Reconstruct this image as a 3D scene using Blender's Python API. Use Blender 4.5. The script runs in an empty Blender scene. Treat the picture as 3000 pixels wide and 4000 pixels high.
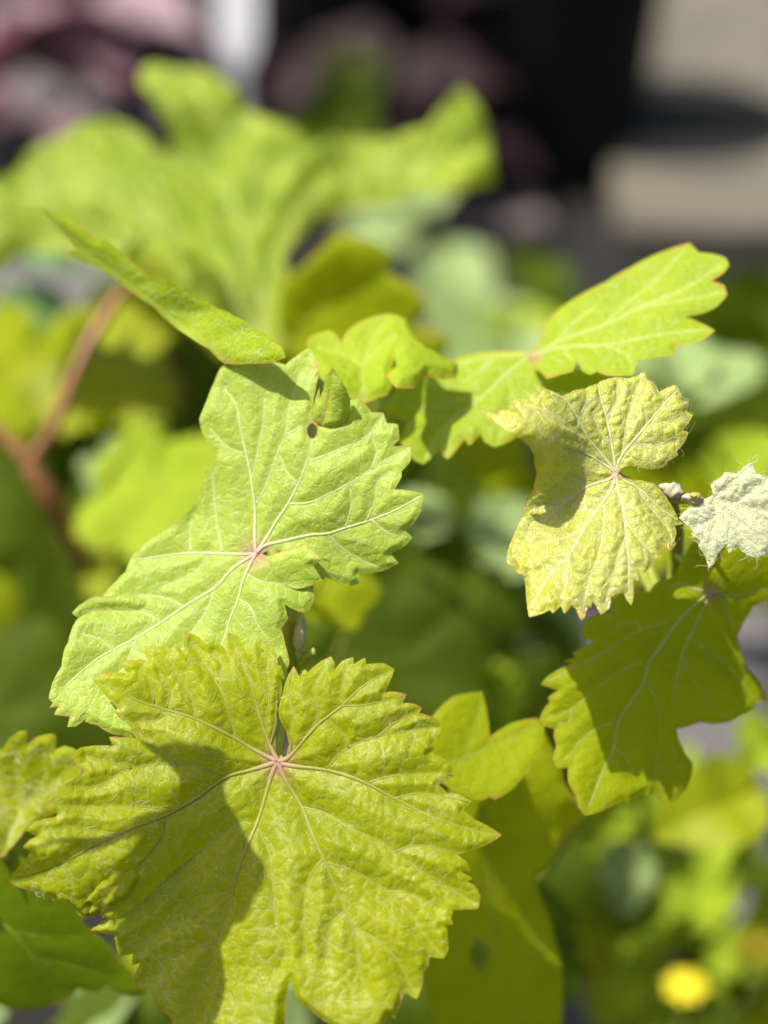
import bpy, math, random
import numpy as np
from mathutils import Vector, Matrix
from mathutils.geometry import delaunay_2d_cdt

R = math.radians
rng = np.random.default_rng(7)
random.seed(7)
scene = bpy.context.scene
COL = scene.collection

# ------------------------------------------------------------------ camera, sky, sun, exposure
PITCH = R(35)
CAM = np.array([0.0, 0.0, 0.62])
RIGHT = np.array([1.0, 0, 0])
FWD = np.array([0, math.cos(PITCH), -math.sin(PITCH)])
UP = np.array([0, math.sin(PITCH), math.cos(PITCH)])
cam_data = bpy.data.cameras.new('camera')
cam_data.sensor_fit = 'VERTICAL'
cam_data.sensor_height = 36
cam_data.sensor_width = 27
cam_data.lens = 60
cam_data.clip_start = 0.01
cam_data.clip_end = 400
cam_data.dof.use_dof = True
cam_data.dof.focus_distance = 0.3605
cam_data.dof.aperture_fstop = 4.5
cam_data.dof.aperture_blades = 0
cam = bpy.data.objects.new('camera', cam_data)
COL.objects.link(cam)
cam.location = CAM
cam.rotation_euler = (R(90) - PITCH, 0, 0)
scene.camera = cam

SUN = -0.42 * RIGHT + 0.75 * UP - 0.62 * FWD
SUN = SUN / np.linalg.norm(SUN)
world = bpy.data.worlds.new('World')
scene.world = world
world.use_nodes = True
wn = world.node_tree
bg = wn.nodes['Background']
sky = wn.nodes.new('ShaderNodeTexSky')
sky.sky_type = 'NISHITA'
sky.sun_disc = False
sky.dust_density = 4.0
sky.ozone_density = 0.4
sky.sun_elevation = math.asin(SUN[2])
sky.sun_rotation = math.atan2(SUN[0], SUN[1])
wn.links.new(sky.outputs['Color'], bg.inputs['Color'])
bg.inputs['Strength'].default_value = 0.09
sun_data = bpy.data.lights.new('sun', 'SUN')
sun_data.energy = 4.6
sun_data.angle = R(0.5)
sun_data.color = (1.0, 0.945, 0.83)
sun = bpy.data.objects.new('sun', sun_data)
COL.objects.link(sun)
sun.rotation_euler = Vector(SUN).to_track_quat('Z', 'Y').to_euler()
sun.location = (-2, 0, 4)
scene.view_settings.view_transform = 'Standard'
scene.view_settings.look = 'None'
scene.view_settings.gamma = 1.0
scene.view_settings.use_curve_mapping = False
scene.view_settings.exposure = 1.44
scene.cycles.max_bounces = 7
scene.cycles.transmission_bounces = 4
scene.cycles.diffuse_bounces = 4
scene.cycles.use_denoising = True
scene.cycles.use_adaptive_sampling = True
scene.cycles.adaptive_threshold = 0.02


# ------------------------------------------------------------------ small maths
def at(px, py, dep):
    """points at image position (3000 x 4000 frame) and distance dep along the view axis"""
    px = np.asarray(px, float); py = np.asarray(py, float); dep = np.asarray(dep, float)
    a = (px - 1500) / 1500 * 0.225
    b = (2000 - py) / 2000 * 0.3
    d = FWD + a[..., None] * RIGHT + b[..., None] * UP
    return CAM + dep[..., None] * d


def dvec(r, u, f):
    return r * RIGHT + u * UP - f * FWD


class TPS:
    """thin plate spline through (x, y, value) controls"""
    def __init__(self, pts, lam=1e-4):
        p = np.array(pts, float)
        self.c = p[:, :2] / 1000
        n = len(p)
        K = self._u(np.linalg.norm(self.c[:, None] - self.c[None], axis=2)) + lam * np.eye(n)
        P = np.c_[np.ones(n), self.c]
        A = np.zeros((n + 3, n + 3)); A[:n, :n] = K; A[:n, n:] = P; A[n:, :n] = P.T
        b = np.zeros(n + 3); b[:n] = p[:, 2]
        self.w = np.linalg.lstsq(A, b, rcond=None)[0]

    def _u(self, r):
        return np.where(r > 1e-9, r * r * np.log(np.maximum(r, 1e-9)), 0.0)

    def __call__(self, x, y):
        q = np.c_[np.ravel(x), np.ravel(y)] / 1000
        n = len(self.c)
        r = np.linalg.norm(q[:, None] - self.c[None], axis=2)
        return self._u(r) @ self.w[:n] + self.w[n] + q @ self.w[n + 1:]


def seg_dist(pts, A, B):
    """distance from pts to the nearest of the segments A-B"""
    out = np.full(len(pts), 1e9)
    for a, b in zip(A, B):
        ab = b - a
        t = np.clip(((pts - a) @ ab) / max(ab @ ab, 1e-9), 0, 1)
        d = np.linalg.norm(pts - (a + t[:, None] * ab), axis=1)
        np.minimum(out, d, out=out)
    return out


def inside(pts, poly):
    x, y = pts[:, 0], pts[:, 1]
    c = np.zeros(len(pts), bool)
    n = len(poly)
    for i in range(n):
        x0, y0 = poly[i]; x1, y1 = poly[(i + 1) % n]
        if y0 == y1:
            continue
        m = ((y0 > y) != (y1 > y)) & (x < (x1 - x0) * (y - y0) / (y1 - y0) + x0)
        c ^= m
    return c


def spline(pts, step):
    """Catmull-Rom through the points, resampled about every step"""
    p = np.array(pts, float)
    if len(p) == 2:
        n = max(2, int(np.linalg.norm(p[1] - p[0]) / step) + 1)
        return p[0] + (p[1] - p[0]) * np.linspace(0, 1, n)[:, None]
    q = np.vstack([2 * p[0] - p[1], p, 2 * p[-1] - p[-2]])
    out = []
    for i in range(1, len(q) - 2):
        n = max(2, int(np.linalg.norm(q[i + 1] - q[i]) / step) + 1)
        t = np.linspace(0, 1, n, endpoint=False)[:, None]
        out.append(0.5 * (2 * q[i] + (q[i + 1] - q[i - 1]) * t + (2 * q[i - 1] - 5 * q[i] + 4 * q[i + 1] - q[i + 2]) * t ** 2
                          + (3 * q[i] - q[i - 1] - 3 * q[i + 1] + q[i + 2]) * t ** 3))
    out.append(p[-1:])
    return np.vstack(out)


def outline_samples(poly, step, bulge=0.025):
    p = np.array(poly, float)
    area = 0.5 * np.sum(p[:, 0] * np.roll(p[:, 1], -1) - np.roll(p[:, 0], -1) * p[:, 1])
    sgn = 1 if area > 0 else -1
    out = []
    for i in range(len(p)):
        a, b = p[i], p[(i + 1) % len(p)]
        L = np.linalg.norm(b - a)
        if L < 1e-6:
            continue
        nrm = np.array([b[1] - a[1], a[0] - b[0]]) / L * sgn
        n = max(1, int(L / step))
        for k in range(n):
            t = k / n
            out.append(a + (b - a) * t + nrm * L * bulge * 4 * t * (1 - t) * min(1, 220 / L))
    return np.array(out)


def fbm(x, y, seed, f=1.0, n=10):
    r = np.random.default_rng(seed)
    s = np.zeros_like(np.asarray(x, float))
    for i in range(n):
        a = r.uniform(0, 2 * math.pi); k = f * r.uniform(0.5, 1.8); ph = r.uniform(0, 6.28)
        s += np.sin((x * math.cos(a) + y * math.sin(a)) * k + ph)
    return s / math.sqrt(n)


def cells(x, y, size, seed):
    """distance to the nearest of a jittered grid of seeds, in cells"""
    r = np.random.default_rng(seed)
    N = 64
    jx = r.uniform(0, 1, (N, N)); jy = r.uniform(0, 1, (N, N))
    gx = np.asarray(x) / size; gy = np.asarray(y) / size
    ix = np.floor(gx).astype(int); iy = np.floor(gy).astype(int)
    best = np.full(gx.shape, 9.0); sec = np.full(gx.shape, 9.0)
    for dx in (-1, 0, 1):
        for dy in (-1, 0, 1):
            cx = ix + dx; cy = iy + dy
            d = np.hypot(cx + jx[cx % N, cy % N] - gx, cy + jy[cx % N, cy % N] - gy)
            sec = np.minimum(sec, np.maximum(best, d)); best = np.minimum(best, d)
    return best, sec


# ------------------------------------------------------------------ materials
def new_mat(name):
    m = bpy.data.materials.new(name)
    m.use_nodes = True
    nt = m.node_tree
    nt.nodes.clear()
    return m, nt, nt.nodes, nt.links


def plain(name, col, rough=0.6, col2=None, scale=60, bump=0.0, bscale=200, spec=0.4, metal=0):
    m, nt, N, L = new_mat(name)
    out = N.new('ShaderNodeOutputMaterial'); p = N.new('ShaderNodeBsdfPrincipled')
    p.inputs['Roughness'].default_value = rough
    p.inputs['Specular IOR Level'].default_value = spec
    L.new(p.outputs[0], out.inputs[0])
    tc = N.new('ShaderNodeTexCoord')
    if col2 is None:
        col2 = tuple(c * 0.7 for c in col)
    no = N.new('ShaderNodeTexNoise'); no.inputs['Scale'].default_value = scale; no.inputs['Detail'].default_value = 6
    L.new(tc.outputs['Object'], no.inputs['Vector'])
    rp = N.new('ShaderNodeValToRGB')
    rp.color_ramp.elements[0].position = 0.35; rp.color_ramp.elements[1].position = 0.65
    rp.color_ramp.elements[0].color = (*col2, 1); rp.color_ramp.elements[1].color = (*col, 1)
    L.new(no.outputs['Fac'], rp.inputs[0]); L.new(rp.outputs[0], p.inputs['Base Color'])
    if bump:
        n2 = N.new('ShaderNodeTexNoise'); n2.inputs['Scale'].default_value = bscale; n2.inputs['Detail'].default_value = 5
        L.new(tc.outputs['Object'], n2.inputs['Vector'])
        b = N.new('ShaderNodeBump'); b.inputs['Strength'].default_value = 0.6; b.inputs['Distance'].default_value = bump
        L.new(n2.outputs['Fac'], b.inputs['Height']); L.new(b.outputs[0], p.inputs['Normal'])
    return m


def leaf_mat(name, col, col2, trans, tfac=0.45, rough=0.42, spec=0.5, edge=(0.30, 0.10, 0.05), edge_amt=0.85, net=0.35,
             netcol=(0.45, 0.5, 0.18), cell=420, bump=0.0003, hubcol=(0.32, 0.10, 0.12), under=None, sheen=0.0, vein_amt=0.6, web=0.0, webcol=(0.50, 0.54, 0.26)):
    m, nt, N, L = new_mat(name)
    out = N.new('ShaderNodeOutputMaterial')
    tc = N.new('ShaderNodeTexCoord')
    no = N.new('ShaderNodeTexNoise'); no.inputs['Scale'].default_value = 70; no.inputs['Detail'].default_value = 6; no.inputs['Roughness'].default_value = 0.65
    L.new(tc.outputs['Object'], no.inputs['Vector'])
    rp = N.new('ShaderNodeValToRGB')
    rp.color_ramp.elements[0].position = 0.36; rp.color_ramp.elements[1].position = 0.64
    rp.color_ramp.elements[0].color = (*col2, 1); rp.color_ramp.elements[1].color = (*col, 1)
    L.new(no.outputs['Fac'], rp.inputs[0])
    # fine network of the smallest veins
    warp = N.new('ShaderNodeTexNoise'); warp.inputs['Scale'].default_value = 300; warp.inputs['Detail'].default_value = 2
    L.new(tc.outputs['Object'], warp.inputs['Vector'])
    ws = N.new('ShaderNodeVectorMath'); ws.operation = 'SCALE'; ws.inputs['Scale'].default_value = 0.0022
    L.new(warp.outputs['Color'], ws.inputs[0])
    wa = N.new('ShaderNodeVectorMath'); wa.operation = 'ADD'
    L.new(tc.outputs['Object'], wa.inputs[0]); L.new(ws.outputs[0], wa.inputs[1])
    nets = []
    for sc in (cell, cell * 2.9):
        v = N.new('ShaderNodeTexVoronoi'); v.feature = 'DISTANCE_TO_EDGE'; v.inputs['Scale'].default_value = sc
        L.new(wa.outputs[0], v.inputs['Vector'])
        mr = N.new('ShaderNodeMapRange'); mr.inputs['From Min'].default_value = 0.0; mr.inputs['From Max'].default_value = 0.13
        mr.inputs['To Min'].default_value = 1; mr.inputs['To Max'].default_value = 0
        L.new(v.outputs['Distance'], mr.inputs['Value'])
        nets.append((v, mr))
    mx = N.new('ShaderNodeMath'); mx.operation = 'MULTIPLY_ADD'
    L.new(nets[1][1].outputs[0], mx.inputs[0]); mx.inputs[1].default_value = 0.45; L.new(nets[0][1].outputs[0], mx.inputs[2])
    mn = N.new('ShaderNodeMath'); mn.operation = 'MULTIPLY'; mn.use_clamp = True; L.new(mx.outputs[0], mn.inputs[0]); mn.inputs[1].default_value = net
    def mix(fac, a, b):
        n = N.new('ShaderNodeMix'); n.data_type = 'RGBA'; n.clamp_factor = True
        if isinstance(fac, float): n.inputs[0].default_value = fac
        else: L.new(fac, n.inputs[0])
        if isinstance(a, tuple): n.inputs[6].default_value = (*a, 1)
        else: L.new(a, n.inputs[6])
        if isinstance(b, tuple): n.inputs[7].default_value = (*b, 1)
        else: L.new(b, n.inputs[7])
        return n.outputs[2]
    def attr(nm, k):
        a = N.new('ShaderNodeAttribute'); a.attribute_name = nm
        q = N.new('ShaderNodeMath'); q.operation = 'MULTIPLY'; L.new(a.outputs['Fac'], q.inputs[0]); q.inputs[1].default_value = k
        return q.outputs[0]
    c = mix(mn.outputs[0], rp.outputs[0], netcol)
    c = mix(attr('vein', vein_amt), c, netcol)
    # slow drift of tone over the blade, as leaves have
    n5 = N.new('ShaderNodeTexNoise'); n5.inputs['Scale'].default_value = 28; n5.inputs['Detail'].default_value = 3
    L.new(tc.outputs['Object'], n5.inputs['Vector'])
    m5 = N.new('ShaderNodeMapRange'); m5.inputs['From Min'].default_value = 0.40; m5.inputs['From Max'].default_value = 0.70; m5.inputs['To Max'].default_value = 0.30
    L.new(n5.outputs['Fac'], m5.inputs['Value'])
    c = mix(m5.outputs[0], c, tuple(v * k for v, k in zip(col2, (0.62, 0.78, 0.7))))
    if web:
        n6 = N.new('ShaderNodeTexNoise'); n6.inputs['Scale'].default_value = 75; n6.inputs['Detail'].default_value = 4
        L.new(tc.outputs['Object'], n6.inputs['Vector'])
        m6 = N.new('ShaderNodeMapRange'); m6.inputs['From Min'].default_value = 0.44; m6.inputs['From Max'].default_value = 0.62
        L.new(n6.outputs['Fac'], m6.inputs['Value'])
        w6 = N.new('ShaderNodeMath'); w6.operation = 'MULTIPLY'; L.new(attr('web', web), w6.inputs[0]); L.new(m6.outputs[0], w6.inputs[1])
        c = mix(w6.outputs[0], c, webcol)
    c = mix(attr('hub', 0.8), c, hubcol)
    ed = attr('edge', edge_amt)
    n3 = N.new('ShaderNodeTexNoise'); n3.inputs['Scale'].default_value = 160; L.new(tc.outputs['Object'], n3.inputs['Vector'])
    m3 = N.new('ShaderNodeMapRange'); m3.inputs['From Min'].default_value = 0.42; m3.inputs['From Max'].default_value = 0.68
    L.new(n3.outputs['Fac'], m3.inputs['Value'])
    ee = N.new('ShaderNodeMath'); ee.operation = 'MULTIPLY'; L.new(ed, ee.inputs[0]); L.new(m3.outputs[0], ee.inputs[1])
    c = mix(ee.outputs[0], c, edge)
    p = N.new('ShaderNodeBsdfPrincipled')
    p.inputs['Roughness'].default_value = rough; p.inputs['Specular IOR Level'].default_value = spec
    if sheen:
        p.inputs['Sheen Weight'].default_value = sheen; p.inputs['Sheen Roughness'].default_value = 0.5
        p.inputs['Sheen Tint'].default_value = (0.95, 1, 0.85, 1)
    if under is not None:
        geo = N.new('ShaderNodeNewGeometry')
        c = mix(geo.outputs['Backfacing'], c, under)
    L.new(c, p.inputs['Base Color'])
    t = N.new('ShaderNodeBsdfTranslucent')
    tcol = mix(mn.outputs[0], trans, tuple(min(1, x * 1.25) for x in trans))
    tcol = mix(ee.outputs[0], tcol, edge)
    L.new(tcol, t.inputs['Color'])
    b = N.new('ShaderNodeBump'); b.inputs['Distance'].default_value = bump; b.inputs['Strength'].default_value = 0.8
    hm = N.new('ShaderNodeMath'); hm.operation = 'MULTIPLY'; L.new(mx.outputs[0], hm.inputs[0]); hm.inputs[1].default_value = -1
    L.new(hm.outputs[0], b.inputs['Height'])
    L.new(b.outputs[0], p.inputs['Normal']); L.new(b.outputs[0], t.inputs['Normal'])
    ms = N.new('ShaderNodeMixShader'); ms.inputs[0].default_value = tfac
    L.new(p.outputs[0], ms.inputs[1]); L.new(t.outputs[0], ms.inputs[2]); L.new(ms.outputs[0], out.inputs[0])
    return m


def soft_mat(name, col, trans, tfac=0.3, rough=0.6, hub=None):
    """stems, veins, hair: a little light passes through"""
    m, nt, N, L = new_mat(name)
    out = N.new('ShaderNodeOutputMaterial'); p = N.new('ShaderNodeBsdfPrincipled')
    p.inputs['Roughness'].default_value = rough; p.inputs['Specular IOR Level'].default_value = 0.3
    tc = N.new('ShaderNodeTexCoord')
    no = N.new('ShaderNodeTexNoise'); no.inputs['Scale'].default_value = 250; no.inputs['Detail'].default_value = 4
    L.new(tc.outputs['Object'], no.inputs['Vector'])
    rp = N.new('ShaderNodeValToRGB'); rp.color_ramp.elements[0].position = 0.35; rp.color_ramp.elements[1].position = 0.65
    rp.color_ramp.elements[0].color = (*[c * 0.8 for c in col], 1); rp.color_ramp.elements[1].color = (*col, 1)
    L.new(no.outputs['Fac'], rp.inputs[0])
    src = rp.outputs[0]
    if hub:
        a = N.new('ShaderNodeAttribute'); a.attribute_name = 'hub'
        n = N.new('ShaderNodeMix'); n.data_type = 'RGBA'; n.clamp_factor = True
        L.new(a.outputs['Fac'], n.inputs[0]); L.new(src, n.inputs[6]); n.inputs[7].default_value = (*hub, 1)
        src = n.outputs[2]
    L.new(src, p.inputs['Base Color'])
    t = N.new('ShaderNodeBsdfTranslucent'); t.inputs['Color'].default_value = (*trans, 1)
    ms = N.new('ShaderNodeMixShader'); ms.inputs[0].default_value = tfac
    L.new(p.outputs[0], ms.inputs[1]); L.new(t.outputs[0], ms.inputs[2]); L.new(ms.outputs[0], out.inputs[0])
    return m


M = {}
M['front'] = leaf_mat('leaf_yellow_green', (0.235, 0.262, 0.002), (0.165, 0.20, 0.001), (0.48, 0.49, 0.001), 0.49, 0.42, 0.18,
                      netcol=(0.25, 0.28, 0.02), cell=380, bump=0.00007, net=0.28, web=0.27)
M['light'] = leaf_mat('leaf_light_green', (0.28, 0.35, 0.042), (0.22, 0.30, 0.026), (0.42, 0.50, 0.006), 0.44, 0.45, 0.28,
                      netcol=(0.34, 0.42, 0.12), cell=420, bump=0.00009, net=0.22)
M['lime'] = leaf_mat('leaf_lime', (0.255, 0.33, 0.014), (0.20, 0.28, 0.008), (0.46, 0.53, 0.003), 0.48, 0.55, 0.12,
                     netcol=(0.32, 0.40, 0.08), cell=400, bump=0.0001, net=0.22, edge=(0.42, 0.16, 0.04))
M['downy'] = leaf_mat('leaf_downy_young', (0.38, 0.385, 0.03), (0.27, 0.29, 0.010), (0.52, 0.52, 0.006), 0.42, 0.34, 0.55,
                      netcol=(0.40, 0.41, 0.13), cell=560, bump=0.00012, net=0.25, edge=(0.36, 0.10, 0.06), web=0.5, webcol=(0.55, 0.56, 0.34))
M['felt'] = leaf_mat('leaf_white_felt', (0.50, 0.52, 0.36), (0.42, 0.45, 0.26), (0.45, 0.50, 0.15), 0.25, 0.8, 0.15,
                     netcol=(0.58, 0.60, 0.48), cell=900, bump=0.0003, net=0.3, edge=(0.40, 0.30, 0.05))
M['shade'] = leaf_mat('leaf_olive', (0.235, 0.275, 0.003), (0.185, 0.23, 0.002), (0.46, 0.48, 0.001), 0.53, 0.55, 0.08,
                      netcol=(0.24, 0.28, 0.03), cell=400, bump=0.0001, net=0.2)
M['deep'] = leaf_mat('leaf_dark_green_shade', (0.055, 0.085, 0.001), (0.034, 0.056, 0.0006), (0.15, 0.20, 0.0006), 0.45, 0.6, 0.12,
                     netcol=(0.06, 0.10, 0.008), cell=330, bump=0.0001, net=0.2)  # dark green; on the vine leaves behind, shade is painted into this colour
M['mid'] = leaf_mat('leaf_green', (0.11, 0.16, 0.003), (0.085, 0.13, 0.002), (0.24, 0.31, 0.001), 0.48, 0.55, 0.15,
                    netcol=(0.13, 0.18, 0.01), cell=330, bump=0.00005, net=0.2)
M['back'] = leaf_mat('leaf_back_lime', (0.24, 0.30, 0.022), (0.10, 0.16, 0.003), (0.40, 0.45, 0.003), 0.42, 0.45, 0.25,
                     netcol=(0.30, 0.38, 0.07), cell=120, bump=0.0006, net=0.3, edge=(0.30, 0.26, 0.01))
M['sage'] = leaf_mat('leaf_pale_sage', (0.24, 0.31, 0.12), (0.16, 0.235, 0.07), (0.26, 0.36, 0.03), 0.38, 0.55, 0.35,
                     netcol=(0.28, 0.36, 0.17), cell=330, bump=0.0002, net=0.2)
M['mint'] = leaf_mat('leaf_mint', (0.14, 0.25, 0.08), (0.07, 0.15, 0.035), (0.16, 0.28, 0.02), 0.3, 0.3, 0.8,
                     netcol=(0.15, 0.26, 0.08), cell=330, bump=0.0002, net=0.2)
M['purple'] = leaf_mat('leaf_purple', (0.22, 0.15, 0.17), (0.13, 0.075, 0.095), (0.25, 0.08, 0.11), 0.25, 0.5, 0.4,
                       netcol=(0.22, 0.13, 0.16), cell=200, bump=0.0002, net=0.2)
M['dusk'] = leaf_mat('leaf_dusky', (0.030, 0.014, 0.018), (0.012, 0.007, 0.009), (0.05, 0.01, 0.015), 0.25, 0.6, 0.15,
                     netcol=(0.03, 0.015, 0.02), cell=200, bump=0.0001, net=0.2)
M['vein'] = soft_mat('vein_pale', (0.42, 0.45, 0.20), (0.45, 0.48, 0.12), 0.3, 0.55, hub=(0.40, 0.24, 0.20))
M['vein_warm'] = soft_mat('vein_warm', (0.27, 0.275, 0.06), (0.52, 0.53, 0.05), 0.48, 0.55, hub=(0.38, 0.22, 0.18))
M['hair'] = soft_mat('hair_white', (0.74, 0.76, 0.56), (0.75, 0.76, 0.48), 0.45, 0.6)
M['stem'] = soft_mat('stem_green', (0.26, 0.30, 0.04), (0.3, 0.35, 0.02), 0.2, 0.45)
M['cane'] = plain('cane_reddish', (0.175, 0.062, 0.022), 0.5, (0.12, 0.06, 0.014), 40, 0.0004, 300)
M['wool'] = soft_mat('bud_wool', (0.34, 0.31, 0.21), (0.3, 0.28, 0.15), 0.12, 0.9)
M['bud'] = soft_mat('bud_scale', (0.32, 0.26, 0.06), (0.5, 0.4, 0.1), 0.2, 0.7)


# ------------------------------------------------------------------ mesh helpers
def mesh_obj(name, verts, faces, mat, parent=None, origin=None, smooth=True, attrs=None):
    verts = np.asarray(verts, float)
    if origin is None:
        origin = verts.mean(axis=0)
    origin = np.asarray(origin, float)
    me = bpy.data.meshes.new(name)
    me.from_pydata((verts - origin).tolist(), [], [list(map(int, f)) for f in faces])
    if smooth:
        me.polygons.foreach_set('use_smooth', [True] * len(me.polygons))
    for k, v in (attrs or {}).items():
        a = me.attributes.new(k, 'FLOAT', 'POINT')
        a.data.foreach_set('value', np.asarray(v, np.float32))
    me.materials.append(mat)
    me.update()
    o = bpy.data.objects.new(name, me)
    COL.objects.link(o)
    place(o, parent, origin)
    return o


WORLD = {}
def place(o, parent, origin):
    o.parent = parent
    base = WORLD[parent.name] if parent is not None else np.zeros(3)
    o.location = Vector(np.asarray(origin) - base)
    WORLD[o.name] = np.asarray(origin, float)


def empty(name, loc, label, cat, group=None):
    o = bpy.data.objects.new(name, None)
    o.empty_display_size = 0.05
    COL.objects.link(o)
    o.location = loc
    WORLD[o.name] = np.asarray(loc, float)
    o['label'] = label; o['category'] = cat
    if group: o['group'] = group
    return o


def tube(path, radii, sides=8, flat=None):
    """verts, faces of a tube along a 3-D path; radii one number or one per point"""
    P = np.asarray(path, float)
    n = len(P)
    rad = np.full(n, radii) if np.isscalar(radii) else np.asarray(radii, float)
    T = np.gradient(P, axis=0); T /= np.linalg.norm(T, axis=1)[:, None] + 1e-12
    ref = np.array([0.31, 0.52, 0.79])
    V = []
    for i in range(n):
        a = np.cross(T[i], ref); a /= np.linalg.norm(a) + 1e-12
        b = np.cross(T[i], a)
        if flat is not None:   # a follows the surface, b its normal
            b = flat[i]; a = np.cross(T[i], b); a /= np.linalg.norm(a) + 1e-12
        for k in range(sides):
            t = 2 * math.pi * k / sides
            V.append(P[i] + rad[i] * (math.cos(t) * a + math.sin(t) * b * (0.75 if flat is not None else 1)))
    F = []
    for i in range(n - 1):
        for k in range(sides):
            k2 = (k + 1) % sides
            F.append((i * sides + k, i * sides + k2, (i + 1) * sides + k2, (i + 1) * sides + k))
    F.append(tuple(range(sides))[::-1]); F.append(tuple((n - 1) * sides + k for k in range(sides)))
    return V, F


def join(parts):
    V, F = [], []
    for v, f in parts:
        o = len(V); V.extend(v); F.extend([tuple(i + o for i in q) for q in f])
    return V, F


# ------------------------------------------------------------------ one leaf, traced as a curved sheet of its own size
class Sheet:
    def __init__(self, outline, ctrl, holes=(), parent=None):
        self.out = np.array(outline, float)
        self.holes = [np.array(h, float) for h in holes]
        self.tps = TPS(ctrl)
        self.parent = parent

    def dep(self, x, y):
        d = self.tps(x, y)
        if self.parent is not None:
            d = d + self.parent.dep(x, y)
        return d

    def pos(self, x, y):
        return at(x, y, self.dep(x, y))

    def normal(self, x, y, e=6.0):
        du = self.pos(x + e, y) - self.pos(x - e, y)
        dv = self.pos(x, y + e) - self.pos(x, y - e)
        n = np.cross(dv, du)
        n /= np.linalg.norm(n, axis=1)[:, None] + 1e-12
        s = np.sign(np.sum(n * (CAM - self.pos(x, y)), axis=1))
        return n * s[:, None]


def in_sheet(sh, pts):
    c = inside(pts, sh.out)
    for h in sh.holes:
        c &= ~inside(pts, h)
    return c


def relief(sh, x, y, veins, seed, amp, cell_amp, cell_size, sig):
    """height of the quilted surface above the smooth sheet, metres"""
    pts = np.c_[x, y]
    dv = np.full(len(pts), 1e3)
    for v in veins:
        if len(v) > 1:
            dv = np.minimum(dv, seg_dist(pts, v[:-1], v[1:]))
    h = amp * (1 - np.exp(-(dv / sig) ** 1.5))
    web = np.zeros(len(pts))
    if cell_amp:
        wx = 14 * fbm(x, y, seed + 3, 0.02); wy = 14 * fbm(x, y, seed + 4, 0.02)
        f1, f2 = cells(x + wx, y + wy, cell_size, seed)
        web = np.exp(-((f2 - f1) / 0.08) ** 2)
        q = np.clip((f2 - f1) * 1.35, 0, 1)
        h = h + cell_amp * np.sin(q * math.pi / 2) ** 1.15 * np.clip(dv / 14, 0.3, 1)
        f1, f2 = cells(x + wy, y + wx, cell_size * 0.5, seed + 9)
        q = np.clip((f2 - f1) * 1.35, 0, 1)
        h = h + 0.13 * cell_amp * np.sin(q * math.pi / 2) ** 1.2
    h = h + amp * 0.9 * fbm(x, y, seed + 1, 0.011) * 0.5
    return h, dv, web


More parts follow.
